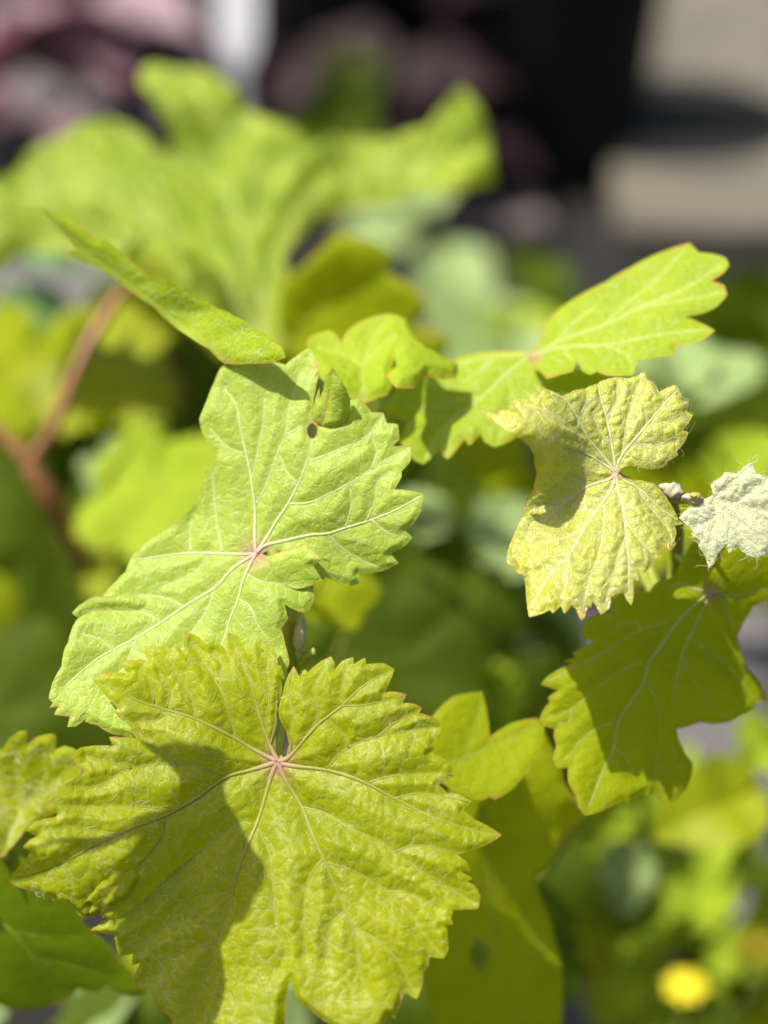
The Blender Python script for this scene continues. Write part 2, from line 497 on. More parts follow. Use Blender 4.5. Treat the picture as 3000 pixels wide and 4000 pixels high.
def build_leaf(parent, sheets, veins, mat, hub, label=None, seed=1, sp=10, amp=0.0007, cell_amp=0.00022, cell_size=48, sig=40,
               vein_mat=None, vr=(9, 3), edge_w=9, hub_r=70, hairs=0, hair_len=(40, 110), hair_r=0.000035, hair_h=0.0003,
               hair_clump=0.0, hair_sheets=1, name='leaf', vein_groups=True, hair_edge=0):
    """sheets: list of Sheet (first the blade, then its turned-up lobes); veins: list of (polyline, branches) in frame pixels"""
    VV, FF, AE, AV, AH, AW = [], [], [], [], [], []
    vlines = []
    for main, brs in veins:
        vlines.append(spline(main, 20))
        for b in brs:
            vlines.append(spline(b, 20))
    hub = np.array(hub, float)
    for si, sh in enumerate(sheets):
        outs = [outline_samples(sh.out, sp)] + [outline_samples(h, sp, 0.08) for h in sh.holes]
        bx0, by0 = outs[0].min(0); bx1, by1 = outs[0].max(0)
        gx = np.arange(bx0, bx1, sp); gy = np.arange(by0, by1, sp * 0.866)
        GX, GY = np.meshgrid(gx, gy)
        GX = GX + (np.arange(len(gy)) % 2)[:, None] * sp * 0.5
        r = np.random.default_rng(seed * 31 + si)
        G = np.c_[GX.ravel(), GY.ravel()] + r.uniform(-0.15, 0.15, (GX.size, 2)) * sp
        G = G[in_sheet(sh, G)]
        A = np.vstack([o for o in outs]); B = np.vstack([np.roll(o, -1, axis=0) for o in outs])
        G = G[seg_dist(G, A, B) > 0.55 * sp]
        pts = np.vstack(outs + [G])
        edges = []; k = 0
        for o in outs:
            n = len(o); edges += [(k + i, k + (i + 1) % n) for i in range(n)]; k += n
        c0 = pts.mean(0)
        vs, es, fs, *_ = delaunay_2d_cdt([Vector((p - c0) / 100) for p in pts], edges, [], 0, 1e-6)
        P = np.array([(v.x, v.y) for v in vs]) * 100 + c0
        T = np.array([f for f in fs if len(f) == 3])
        cen = P[T].mean(axis=1)
        keep = inside(cen, outs[0])
        for h in outs[1:]:
            keep &= ~inside(cen, h)
        T = T[keep]
        x, y = P[:, 0], P[:, 1]
        h, dv, web = relief(sh, x, y, vlines, seed, amp, cell_amp, cell_size, sig)
        de = seg_dist(P, A, B)
        h = h * np.clip(de / 25, 0.15, 1)
        pos = sh.pos(x, y) + sh.normal(x, y) * h[:, None]
        o = len(VV)
        VV.extend(pos.tolist())
        a, b, c = pos[T[:, 0]], pos[T[:, 1]], pos[T[:, 2]]
        nn = np.cross(b - a, c - a); flip = np.sum(nn * (CAM - a), axis=1) < 0
        T[flip] = T[flip][:, ::-1]
        FF.extend((T + o).tolist())
        AE.append(np.clip(1.1 - de / (edge_w * 0.75), 0, 1)); AV.append(np.exp(-(dv / 7) ** 2)); AW.append(web)
        AH.append(np.exp(-(np.hypot(x - hub[0], y - hub[1]) / hub_r) ** 2) if si == 0 else np.zeros(len(x)))
    org = sheets[0].pos(hub[:1], hub[1:])[0]
    leaf = mesh_obj(name, VV, FF, mat, parent, org, attrs={'edge': np.concatenate(AE), 'vein': np.concatenate(AV), 'hub': np.concatenate(AH), 'web': np.concatenate(AW)})
    if label:
        leaf['label'] = label
    sh = sheets[0]
    vm = vein_mat or M['vein']
    for main, brs in veins:
        parts = []; hubv = []
        for j, line in enumerate([main] + list(brs)):
            L = spline(line, 14)
            ok = in_sheet(sh, L) if j else in_sheet(sh, L) | (np.hypot(*(L - hub).T) < 60)
            if (~ok).any():
                cut = np.argmax(~ok)
                if cut < 3: continue
                L = L[:cut]
            if len(L) < 3: continue
            hh, _, _ = relief(sh, L[:, 0], L[:, 1], vlines, seed, amp, cell_amp * 0.6, cell_size, sig)
            nm = sh.normal(L[:, 0], L[:, 1])
            t = np.linspace(0, 1, len(L))
            r0, r1 = vr if j == 0 else (vr[0] * 0.36, vr[1] * 0.6)
            r = (r0 + (r1 - r0) * t ** 0.6) * 5.4e-5 * 0.5
            r = r * (1 + 0.10 * fbm(t * 40, t * 0, seed + j, 1.0))
            P3 = sh.pos(L[:, 0], L[:, 1]) + nm * (hh + r * 0.15)[:, None]
            v, f = tube(P3, r, 6, flat=nm)
            parts.append((v, f))
            hubv += list(np.repeat(np.exp(-(np.hypot(*(L - hub).T) / (hub_r * 1.2)) ** 2), 6))
        if parts:
            V, F = join(parts)
            mesh_obj('vein', V, F, vm, leaf, attrs={'hub': hubv})
    if hairs:
        V, F = [], []
        for sh in sheets[:hair_sheets]:
            lo, hi = sh.out.min(0), sh.out.max(0)
            ext = np.prod(hi - lo); ext0 = np.prod(sheets[0].out.max(0) - sheets[0].out.min(0))
            n0 = max(20, int(hairs * ext / ext0))
            q = rng.uniform(lo, hi, (n0 * 6, 2))
            q = q[in_sheet(sh, q)]
            f1, f2 = cells(q[:, 0], q[:, 1], cell_size * 1.4, seed)
            dens = 1 / (1 + np.exp(-3 * fbm(q[:, 0], q[:, 1], seed + 20, 0.012)))
            pr = (1 - hair_clump) + hair_clump * (np.exp(-((f2 - f1) / 0.14) ** 2) * dens * 1.6)
            q = q[rng.uniform(0, 1, len(q)) < pr][:n0]
            n = len(q); seg = 6
            ang = rng.uniform(0, 2 * math.pi, n); curl = rng.normal(0, 0.55, (n, seg)); Ls = rng.uniform(*hair_len, n) / seg
            X = np.zeros((n, seg + 1, 2)); X[:, 0] = q
            for k in range(seg):
                ang = ang + curl[:, k]
                X[:, k + 1] = X[:, k] + np.c_[np.cos(ang), np.sin(ang)] * Ls[:, None]
            ok = in_sheet(sh, X[:, -1]) & in_sheet(sh, X[:, 3])
            ok |= rng.uniform(0, 1, n) < hair_edge
            X = X[ok]; n = len(X)
            fx, fy = X[..., 0].ravel(), X[..., 1].ravel()
            hh, _, _ = relief(sh, fx, fy, vlines, seed, amp, cell_amp, cell_size, sig)
            lift = np.abs(np.sin(np.linspace(0, math.pi, seg + 1)))[None] * rng.uniform(0.1, 1, (n, 1)) * hair_h + 0.00004
            nm = sh.normal(fx, fy)
            P3 = (sh.pos(fx, fy) + nm * (hh + lift.ravel())[:, None]).reshape(n, seg + 1, 3)
            N3 = nm.reshape(n, seg + 1, 3)
            Tn = np.gradient(P3, axis=1); Tn /= np.linalg.norm(Tn, axis=2)[..., None] + 1e-12
            S3 = np.cross(Tn, N3); S3 /= np.linalg.norm(S3, axis=2)[..., None] + 1e-12
            rr = hair_r * rng.uniform(0.6, 1.3, (n, 1, 1)) * np.linspace(1, 0.5, seg + 1)[None, :, None]
            ring = np.stack([P3 + S3 * rr, P3 - S3 * rr * 0.5 + N3 * rr * 0.87, P3 - S3 * rr * 0.5 - N3 * rr * 0.87], axis=2)
            o = len(V)
            V.extend(ring.reshape(-1, 3).tolist())
            base = (np.arange(n) * (seg + 1) * 3)[:, None, None] + (np.arange(seg) * 3)[None, :, None] + o
            k = np.arange(3)[None, None]; k2 = (k + 1) % 3
            quad = np.stack([base + k, base + k2, base + 3 + k2, base + 3 + k], axis=-1).reshape(-1, 4)
            F.extend(quad.tolist())
        hobj = mesh_obj('hair', V, F, M['hair'], leaf)
        hobj['kind'] = 'stuff'
    return leaf


def Z(ox, oy, s, *pts):
    """points read off an enlarged view with its corner at (ox, oy) and scale s"""
    return [(ox + a / s, oy + b / s) for a, b in pts]


S1 = 1.659
def a1(*p): return Z(0, 2450, S1, *p)
def a2(*p): return Z(1000, 2450, S1, *p)
def a3(*p): return Z(0, 3200, S1, *p)
def a4(*p): return Z(1000, 3200, S1, *p)
def b5(*p): return Z(700, 1300, S1, *p)
def b6(*p): return Z(150, 2000, 1.4426, *p)
def c3(*p): return Z(100, 1200, 0.9759, *p)
def c4(*p): return Z(1400, 900, 1.0369, *p)
def c6(*p): return Z(1600, 2100, 1.1643, *p)
def c7(*p): return Z(0, 700, 1.229, *p)
def f7(*p): return Z(1800, 1400, S1, *p)
def h8(*p): return Z(2000, 2250, S1, *p)
def d1(*p): return Z(0, 0, 0.553, *p)

# ------------------------------------------------------------------ the ground
GREY = plain('ground_fabric', (0.009, 0.009, 0.008), 0.9, (0.005, 0.005, 0.005), 90, 0.002, 400, 0.2)
def make_ground():
    n = 60
    xs = np.linspace(-1, 1, n); g = np.sign(xs) * np.abs(xs) ** 3 * 150
    X, Y = np.meshgrid(g, g + 1.2)
    Zz = 0.004 * fbm(X * 6, Y * 6, 5, 1.0) * (np.hypot(X, Y - 1.2) < 3)
    V = np.c_[X.ravel(), Y.ravel(), Zz.ravel()]
    F = [(j * n + i, j * n + i + 1, (j + 1) * n + i + 1, (j + 1) * n + i) for j in range(n - 1) for i in range(n - 1)]
    o = mesh_obj('ground', V, F, GREY, None, (0, 0, 0))
    o['kind'] = 'structure'
    return o
ground = make_ground()


def on_ground(px, py, z=0.0):
    d = at(np.array([px]), np.array([py]), np.array([1.0]))[0] - CAM
    t = (z - CAM[2]) / d[2]
    return CAM + d * t


# ------------------------------------------------------------------ the main vine
base = on_ground(1500, 3600)
vine = empty('grape_vine', (base[0], base[1], 0), 'grape vine shoot with broad toothed yellow-green leaves in sharp sunlight', 'vine')

# front leaf
hubA = a2((150, 870))[0]
outA = (a2((140, 850), (130, 800), (125, 700), (140, 610), (134, 560), (158, 470), (172, 390), (165, 340), (188, 335), (162, 245), (146, 250), (125, 150), (95, 85), (45, 172), (38, 140))
        + a1((1650, 62), (1618, 132), (1560, 65), (1480, 36), (1474, 165), (1440, 120), (1380, 98), (1340, 112), (1318, 90), (1270, 50), (1200, 38), (1190, 158), (1150, 130), (1110, 126), (1112, 165), (1050, 128), (990, 120), (940, 128),
             (955, 214), (860, 212), (785, 230), (825, 302), (720, 292), (640, 305), (600, 336), (665, 420), (765, 525), (740, 546), (780, 595), (855, 642), (845, 668), (888, 722),
             (780, 712), (705, 712), (735, 770), (600, 768), (520, 780), (475, 815), (485, 880), (545, 940), (470, 990), (412, 1020), (468, 1060), (340, 1110), (268, 1178), (375, 1205), (360, 1228), (230, 1255), (163, 1312))
        + a3((240, 108), (190, 130), (148, 177), (200, 208), (165, 265), (100, 330), (48, 388), (90, 432), (230, 466), (260, 470), (320, 505), (345, 480), (400, 558), (432, 518), (485, 572), (545, 628), (640, 612), (690, 640), (582, 716), (660, 735), (742, 742), (750, 800), (772, 888), (862, 870),
             (858, 945), (910, 930), (868, 1040), (890, 1088), (960, 1085), (1010, 1170), (1045, 1240), (1095, 1275), (1120, 1320), (1250, 1480), (1400, 1560), (1600, 1600))
        + a4((90, 1560), (170, 1400), (195, 1260), (190, 1190), (215, 1080), (230, 1035), (250, 1110), (272, 1170), (340, 1230), (480, 1330), (600, 1380), (740, 1400),
             (830, 1330), (860, 1268), (900, 1288), (930, 1220), (962, 1128), (985, 1135), (1040, 1168), (1075, 1090), (1085, 985), (1122, 950), (1116, 892), (1160, 898), (1216, 902), (1246, 850), (1236, 705), (1206, 692), (1276, 680), (1262, 640), (1280, 588), (1360, 585), (1440, 580),
             (1456, 500), (1420, 430), (1370, 405), (1402, 382), (1322, 337), (1386, 330), (1360, 270), (1300, 230), (1400, 198), (1500, 165), (1592, 103), (1500, 42), (1412, 2))
        + a2((1410, 1240), (1340, 1188), (1396, 1130), (1320, 1085), (1240, 1072), (1185, 1020), (1292, 960), (1262, 885), (1190, 835), (1120, 815), (1166, 785), (1145, 750), (1206, 660), (1170, 590), (1060, 555), (1076, 520), (1030, 496), (950, 490), (976, 433), (900, 416), (835, 420),
             (870, 350), (897, 272), (830, 234), (715, 240), (706, 198), (635, 240), (630, 193), (560, 218), (508, 280), (512, 235), (488, 190), (420, 222), (340, 292), (316, 272), (286, 322), (272, 300), (246, 250), (202, 330), (172, 440), (140, 500), (152, 590), (200, 670), (216, 760), (198, 840), (170, 852)))
ctrlA = [(1090, 2975, .3600), (30, 3430, .3545), (360, 2650, .3600), (900, 2475, .3640), (640, 2760, .3595), (1540, 2620, .3560), (1955, 3265, .3520), (1400, 4000, .3450), (1000, 4050, .3480), (540, 3650, .3585), (760, 3950, .3530),
         (1700, 2950, .3560), (1130, 3480, .3505), (1020, 3450, .3520), (1300, 3450, .3520), (560, 3080, .3560), (500, 3270, .3520), (330, 3180, .3530), (700, 3380, .3590), (1500, 3250, .3520), (1600, 3700, .3480), (1300, 2850, .3560), (1450, 3050, .3545), (850, 2750, .3595), (100, 3240, .3500)]
shA = Sheet(outA, ctrlA)
flapA = Sheet(a3((560, 470), (640, 400), (700, 388), (740, 340), (820, 322), (885, 318), (912, 370), (860, 482), (780, 530), (700, 572), (640, 612), (545, 628), (580, 548), (490, 560)),
              Z(0, 3200, S1) + [(x, y, v) for (x, y), v in zip(a3((545, 628), (490, 560), (560, 470), (640, 612), (640, 400), (910, 370), (860, 480), (740, 340)), (-.0004, -.0004, -.0004, -.0014, -.0012, -.0045, -.0042, -.0028))], parent=shA)
veinsA = [
    (a2((150, 870)) + a1((1640, 922), (1470, 970), (1300, 1085), (1090, 1215), (800, 1330)) + a3((470, 235), (200, 360), (80, 385)),
     [a1((1470, 970), (1300, 905), (1140, 885), (850, 915), (620, 1030), (480, 1030)), a1((1140, 885), (1050, 800), (990, 730), (900, 690)), a1((850, 915), (700, 870), (560, 840)),
      a1((1110, 1190), (900, 1155), (480, 1165), (330, 1145)), a3((750, 100), (480, 55), (250, 62)), a3((1075, 0), (1040, 120), (890, 290), (800, 370), (660, 560))]),
    (a2((150, 870)) + a1((1640, 790), (1530, 725), (1270, 595), (1060, 530), (880, 470), (640, 345)),
     [a1((1530, 725), (1480, 540), (1410, 360), (1300, 190), (1240, 80)), a1((1270, 595), (1250, 480), (1180, 350), (1050, 220), (970, 150)), a1((1000, 490), (970, 350), (930, 270)), a1((1060, 530), (1020, 600), (880, 610)), a1((1080, 520), (1100, 400), (1040, 300)), a1((1410, 360), (1440, 240), (1400, 150))]),
    (a2((150, 870), (75, 720), (20, 560)) + a1((1640, 410), (1580, 240), (1530, 120), (1490, 55)), [a2((65, 700), (75, 560), (90, 430), (80, 250), (95, 110)), a2((95, 760), (130, 600), (140, 420))]),
    (a2((150, 870), (240, 825), (400, 640), (560, 510), (700, 380), (885, 280)), [a2((235, 820), (245, 700), (250, 560), (220, 420), (240, 280)), a2((400, 640), (420, 520), (400, 380), (470, 230)), a2((560, 510), (560, 400), (600, 240)), a2((560, 510), (720, 500), (950, 450))]),
    (a2((150, 870), (220, 892), (430, 920), (600, 965), (720, 1015), (900, 1110), (1150, 1235)) + a4((1400, 70), (1570, 102)),
     [a2((455, 915), (600, 780), (780, 710), (1060, 660), (1195, 652)), a2((720, 1010), (870, 965), (1080, 950), (1275, 950)), a2((780, 710), (900, 620), (1050, 540)), a2((900, 1110), (1060, 1080), (1380, 1130)), a2((600, 780), (560, 680), (480, 600))]),
    (a2((150, 870), (200, 1000), (290, 1160), (355, 1320)) + a4((440, 260), (580, 590), (640, 750), (660, 900), (700, 1100)),
     [a2((295, 1160), (450, 1210), (650, 1322)) + a4((770, 130), (900, 210), (1110, 360), (1300, 470), (1440, 565)), a4((470, 280), (620, 330), (850, 470), (1000, 610), (1070, 720), (1200, 880)), a4((640, 710), (780, 780), (920, 920), (1000, 1080), (1035, 1150)), a4((430, 262), (350, 370), (320, 500), (310, 700), (320, 880)),
      a4((900, 210), (1050, 170), (1280, 210)), a4((850, 470), (1000, 480), (1180, 580)), a4((580, 590), (480, 700), (450, 900))]),
    (a2((150, 870), (100, 970), (10, 1250)) + a3((1620, 140), (1520, 430), (1440, 680), (1370, 890), (1290, 1110), (1250, 1300)),
     [a3((1640, 30), (1550, 32), (1380, 150), (1130, 340), (950, 500), (700, 690)), a3((1390, 800), (1200, 860), (1080, 920), (980, 1020), (900, 1060)), a3((1500, 470), (1380, 510), (1210, 590), (970, 760), (790, 840)),
      a4((10, 60), (40, 110), (90, 250), (115, 500), (130, 660), (190, 820), (160, 960))]),
]
leafA = build_leaf(vine, [shA, flapA], veinsA, M['front'], hubA, 'large yellow-green leaf with pale cobweb hairs and raised vein star', 11, 8, 0.0018, 0.00026, 56, 56,
                   M['vein_warm'], (24, 4), 9, 62, 1600, (12, 60), 0.000020, 0.0004, 0.97)

# light green leaf above it
hubB = b5((500, 1430))[0]
outB = (b5((835, 98), (876, 140), (870, 200), (907, 183), (888, 265), (870, 292), (902, 266), (888, 345), (872, 430), (866, 520), (872, 560), (915, 602), (1000, 600), (1090, 575), (1105, 440), (1166, 423), (1210, 468), (1246, 516), (1322, 518), (1346, 586), (1418, 593), (1428, 690), (1385, 736), (1508, 733), (1500, 830), (1440, 900),
           (1442, 930), (1395, 1016), (1500, 1022), (1582, 1043), (1572, 1150), (1515, 1240), (1465, 1282), (1512, 1326), (1470, 1375), (1390, 1418), (1370, 1432), (1422, 1490), (1350, 1532), (1252, 1556), (1160, 1556), (1182, 1616), (1100, 1642), (1030, 1612), (950, 1585), (925, 1602), (875, 1632))
        + b6((1548, 420), (1550, 500), (1526, 548), (1503, 572), (1440, 550), (1385, 520), (1406, 600), (1368, 655), (1395, 760), (1416, 850), (1385, 915), (1300, 1000), (1000, 1120), (700, 1250), (552, 1285), (480, 1262), (415, 1252), (330, 1202), (262, 1182), (268, 1165), (212, 1208), (163, 1212), (180, 1152), (88, 1142), (112, 1096), (65, 1102), (82, 1076),
             (58, 1050), (80, 960), (130, 870), (150, 765), (166, 740), (195, 645), (226, 596), (300, 520), (370, 465), (430, 400), (490, 340), (540, 232), (600, 176), (700, 110), (780, 60))
        + b5((55, 1165), (130, 1050), (176, 930), (163, 905), (216, 880), (238, 800), (246, 770), (200, 722), (150, 650), (130, 560), (155, 500), (180, 440), (228, 320), (262, 240), (330, 170), (430, 155), (560, 185), (690, 207), (760, 150)))
holesB = [b5((538, 1430), (590, 1413), (660, 1418), (600, 1450)), b5((836, 610), (862, 586), (892, 612), (890, 660), (870, 686), (842, 672), (832, 640))]
ctrlB = [(1000, 2162, .3700), (1200, 1360, .3750), (860, 1450, .3760), (1650, 1930, .3660), (190, 2770, .3640), (540, 2120, .3760), (1150, 2400, .3660), (1400, 2280, .3715), (760, 2650, .3670), (450, 2300, .3735), (1300, 1600, .3705), (1450, 1800, .3680),
         (800, 1650, .3745), (320, 2480, .3685), (1300, 1950, .3690), (1150, 1750, .3710), (900, 1950, .3730), (1600, 1750, .3685), (1000, 2450, .3660)]
shB = Sheet(outB, ctrlB, holesB)
flapB = Sheet(b5((560, 1460), (655, 1420), (790, 1380), (815, 1350), (850, 1345), (892, 1325), (870, 1348), (820, 1368), (852, 1396), (932, 1463), (870, 1510), (928, 1602), (876, 1632), (760, 1659), (600, 1600)),
              [(x, y, v) for (x, y), v in zip(b5((560, 1460), (600, 1600), (760, 1659), (660, 1420), (890, 1325), (930, 1463), (925, 1600), (750, 1500)), (-.0002, -.0002, -.0006, -.0014, -.0046, -.0052, -.0030, -.0012))], parent=shB)
flapB2 = Sheet(b6((188, 570), (232, 524), (310, 478), (420, 474), (540, 472), (592, 494), (620, 522), (575, 560), (400, 548), (250, 574), (226, 597)),
               [(x, y, v) for (x, y), v in zip(b6((188, 570), (310, 478), (420, 474), (540, 472), (620, 522), (575, 560), (400, 548), (226, 597)), (-.0006, -.0013, -.0016, -.0013, -.0003, -.0002, -.0002, -.0002))], parent=shB)
flapB3 = Sheet(b5((918, 604), (1010, 612), (1085, 575), (1104, 510), (1110, 442), (1096, 390), (1072, 340), (1035, 280), (1000, 228), (985, 290), (972, 380), (960, 480), (935, 560)),
               [(x, y, v) for (x, y), v in zip(b5((918, 604), (1010, 612), (1085, 575), (1110, 442), (1072, 340), (1000, 228), (972, 380), (960, 480)), (-.0004, -.0004, -.0008, -.0046, -.0085, -.0100, -.0050, -.0028))], parent=shB)
flapB4 = Sheet(b5((870, 565), (866, 520), (880, 450), (911, 352), (912, 430), (936, 370), (948, 300), (975, 250), (1000, 228), (985, 290), (972, 380), (960, 480), (935, 560), (918, 604)),
               [(x, y, v) for (x, y), v in zip(b5((870, 565), (918, 604), (960, 480), (972, 380), (1000, 228), (911, 352), (880, 450), (948, 300)), (-.0004, -.0004, -.0028, -.0050, -.0100, -.0030, -.0014, -.0060))], parent=shB)
veinsB = [
    (b5((500, 1430), (490, 1330), (490, 1120), (460, 900), (430, 760), (400, 620), (370, 470), (300, 370)),
     [b5((502, 1115), (570, 980), (620, 830), (690, 660), (710, 520), (740, 400), (790, 250)), b5((430, 780), (370, 770), (290, 720), (200, 620)), b5((690, 660), (760, 630), (820, 590)), b5((470, 960), (500, 820), (540, 640), (560, 430))]),
    (b5((500, 1430), (560, 1340), (640, 1210), (710, 1110), (780, 980), (830, 850), (880, 690)),
     [b5((710, 1110), (850, 1100), (960, 1050), (1080, 990), (1250, 880), (1400, 790), (1490, 740)), b5((840, 840), (920, 810), (1080, 740), (1200, 690), (1320, 540)), b5((1250, 880), (1280, 760), (1230, 650)), b5((780, 980), (700, 900), (660, 800))]),
    (b5((500, 1430), (560, 1380), (700, 1345), (850, 1310), (960, 1300), (1100, 1255), (1250, 1210), (1400, 1150), (1570, 1060)),
     [b5((1220, 1215), (1270, 1080), (1290, 960), (1370, 900)), b5((960, 1300), (1050, 1390), (1200, 1480), (1300, 1520)), b5((1250, 1210), (1350, 1290), (1490, 1330)), b5((1080, 1260), (1120, 1120), (1110, 1010))]),
    (b6((1230, 235), (1100, 320), (1000, 420), (820, 530), (700, 620), (560, 710), (400, 790), (300, 850), (150, 980)),
     [b6((1000, 420), (940, 560), (880, 650), (800, 800)), b6((700, 620), (570, 565), (350, 550), (260, 565)), b6((420, 780), (350, 720), (250, 690)), b6((820, 530), (700, 480), (560, 470)), b6((560, 710), (500, 850), (420, 950))]),
    (b6((1230, 235), (1190, 310), (1150, 410), (1130, 490), (1080, 600), (1040, 730), (1000, 860)), [b6((1130, 490), (1200, 540), (1240, 640), (1330, 760)), b6((1170, 350), (1280, 400), (1480, 420))]),
    (b6((1230, 235), (1180, 240), (1030, 235), (850, 230), (650, 255), (560, 270)), [b6((1035, 225), (1015, 120), (995, 10)) + b5((220, 1000), (210, 900)), b6((855, 225), (850, 100), (865, 0)), b6((960, 245), (870, 340), (700, 420))]),
]
leafB = build_leaf(vine, [shB, flapB, flapB2, flapB3, flapB4], veinsB, M['light'], hubB, 'broad light green leaf with small hole and upturned flap, pale vein star', 23, 8, 0.0012, 0.00015, 58, 58,
                   M['vein'], (19, 5), 8, 55, 800, (30, 90), 0.000022, 0.0002, 0.8)

# folded leaf seen edge-on at its upper left
outC = (c7((205, 130), (245, 165), (300, 168), (345, 190), (400, 228), (452, 282), (505, 292), (560, 338), (618, 382), (712, 462), (760, 470), (800, 488), (870, 522), (950, 558), (1040, 618), (1130, 663))
        + c3((745, 2), (800, 35), (850, 62), (892, 90), (930, 115), (978, 150), (992, 192), (940, 212), (850, 216), (760, 216), (748, 208), (700, 160), (620, 110), (540, 50), (490, 0))
        + c7((540, 470), (480, 432), (400, 392), (328, 352), (330, 338), (372, 345), (330, 290), (270, 230), (222, 170)))
ctrlC = [(x, y, v) for (x, y), v in zip(c7((205, 130), (500, 295), (800, 490), (330, 345), (600, 500), (900, 720)) + c3((892, 90), (992, 192), (750, 210), (850, 216), (620, 110)),
                                       (.4000, .3910, .3800, .4010, .3920, .3820, .3670, .3640, .3740, .3690, .3800))]
shC = Sheet(outC, ctrlC)
veinsC = [(c3((760, 205), (680, 130), (580, 60)) + c7((600, 490), (420, 360), (250, 190)), [c3((700, 150), (780, 110), (860, 80)), c7((800, 620), (860, 640), (1000, 640)), c7((640, 520), (720, 500), (780, 490))])]
leafC = build_leaf(vine, [shC], veinsC, M['lime'], c3((770, 205))[0], 'half-folded leaf seen edge-on from its shaded underside', 31, 10, 0.0005, 0.00008, 50, 40, M['vein_warm'], (6, 3), 9, 10, 120, (30, 80), 0.000022, 0.0002, 0.3)

# yellow curled leaf beyond the light green leaf
outD = c3((1070, 132), (1100, 104), (1165, 88), (1192, 110), (1200, 136), (1225, 95), (1255, 68), (1300, 45), (1380, 24), (1430, 36), (1425, 90), (1416, 140), (1410, 190), (1395, 240), (1400, 300), (1375, 340), (1330, 352), (1290, 368), (1240, 352), (1180, 320), (1120, 270), (1090, 190))
ctrlD = [(x, y, v) for (x, y), v in zip(c3((1070, 130), (1250, 70), (1430, 36), (1410, 190), (1290, 365), (1100, 260), (1250, 200)), (.3940, .3960, .3950, .3880, .3840, .3860, .3905))]
shD = Sheet(outD, ctrlD)
flapD = Sheet(c4((166, 352), (192, 360), (216, 410), (242, 452), (272, 478), (350, 520), (404, 548), (398, 600), (330, 606), (270, 592), (222, 642), (150, 642), (113, 590), (152, 552), (144, 490), (156, 430), (160, 380)),
              [(x, y, v) for (x, y), v in zip(c4((166, 352), (242, 452), (404, 548), (330, 606), (222, 642), (113, 590), (144, 490)), (.3930, .3920, .3925, .3870, .3800, .3805, .3865))])
veinsD = [(c3((1280, 340), (1290, 220), (1320, 120), (1380, 40)), [c3((1290, 230), (1220, 180), (1110, 150)), c3((1300, 200), (1360, 140), (1410, 110))])]
leafD = build_leaf(vine, [shD, flapD], veinsD, M['lime'], c3((1280, 345))[0], 'small yellow curled leaf with folded margin beyond the light green leaf', 37, 10, 0.0015, 0.0003, 60, 55, M['vein_warm'], (6, 3), 9, 10)

# folded pair of halves on the upper right
outE1 = c4((700, 512), (740, 442), (746, 400), (800, 330), (900, 262), (1000, 212), (1100, 152), (1250, 80), (1342, 52), (1378, 90), (1450, 98), (1488, 112), (1502, 140), (1480, 172), (1430, 206), (1482, 222), (1494, 262), (1450, 312), (1400, 336), (1320, 350), (1384, 374), (1444, 406), (1400, 442), (1285, 472), (1280, 506), (1200, 516), (1130, 526),
           (1122, 560), (1114, 586), (1080, 590), (1010, 590), (965, 572), (942, 586), (908, 572), (886, 525), (868, 572), (820, 585), (764, 602), (740, 575), (702, 552))
ctrlE1 = [(x, y, v) for (x, y), v in zip(c4((700, 512), (746, 400), (1000, 212), (1342, 52), (1490, 130), (1440, 406), (1130, 526), (764, 602), (1000, 400)), (.3960, .4000, .4000, .3970, .3900, .3840, .3820, .3840, .3920))]
outE2 = c4((400, 515), (480, 500), (560, 488), (700, 495), (760, 560), (900, 560), (1030, 590), (1000, 640), (900, 690), (780, 760), (700, 800), (640, 836), (600, 862), (550, 878), (512, 858), (494, 824), (450, 873), (430, 845), (400, 885), (360, 928), (328, 892), (300, 915), (262, 948), (225, 930), (190, 890), (165, 850), (200, 778), (108, 742), (120, 690), (160, 640), (250, 600), (350, 560))
ctrlE2 = [(x, y, v) for (x, y), v in zip(c4((400, 515), (700, 495), (1030, 590), (780, 760), (550, 878), (260, 948), (110, 742), (250, 600), (500, 680)), (.4050, .3985, .3960, .3930, .3900, .3900, .3950, .4020, .3965))]
shE1, shE2 = Sheet(outE1, ctrlE1), Sheet(outE2, ctrlE2)
veinsE = [(c4((700, 510), (830, 440), (1000, 380), (1150, 310), (1300, 250), (1470, 140)), [c4((1000, 380), (1080, 300), (1180, 220), (1320, 80)), c4((1150, 310), (1300, 290), (1470, 250)), c4((800, 455), (860, 380), (960, 310))]),
          (c4((700, 512), (830, 470), (1000, 460), (1200, 430), (1420, 404)), [c4((1000, 460), (1080, 500), (1110, 560)), c4((830, 470), (860, 520), (950, 560))])]
leafE = build_leaf(vine, [shE1], veinsE, M['lime'], c4((706, 514))[0], 'lime green toothed leaf half reaching out to the right of its twin half', 41, 11, 0.0007, 0.00022, 52, 46, M['vein'], (8, 3), 8, 30, 300, (30, 70), 0.000025, 0.0002, 0.6)
veinsE2 = [(c4((700, 505), (600, 580), (500, 680), (350, 800), (270, 930)), [c4((600, 580), (620, 700), (560, 860)), c4((500, 680), (400, 690), (220, 720)), c4((350, 800), (360, 850), (360, 910))]),
           (c4((700, 500), (550, 512), (410, 545)), [c4((550, 512), (480, 580), (420, 620))])]
leafE2 = build_leaf(vine, [shE2], veinsE2, M['lime'], c4((690, 506))[0], 'lime green leaf half carrying a rounded dark shadow', 43, 11, 0.0009, 0.00022, 52, 46, M['vein'], (8, 3), 8, 10, 300, (30, 70), 0.000025, 0.0002, 0.6)

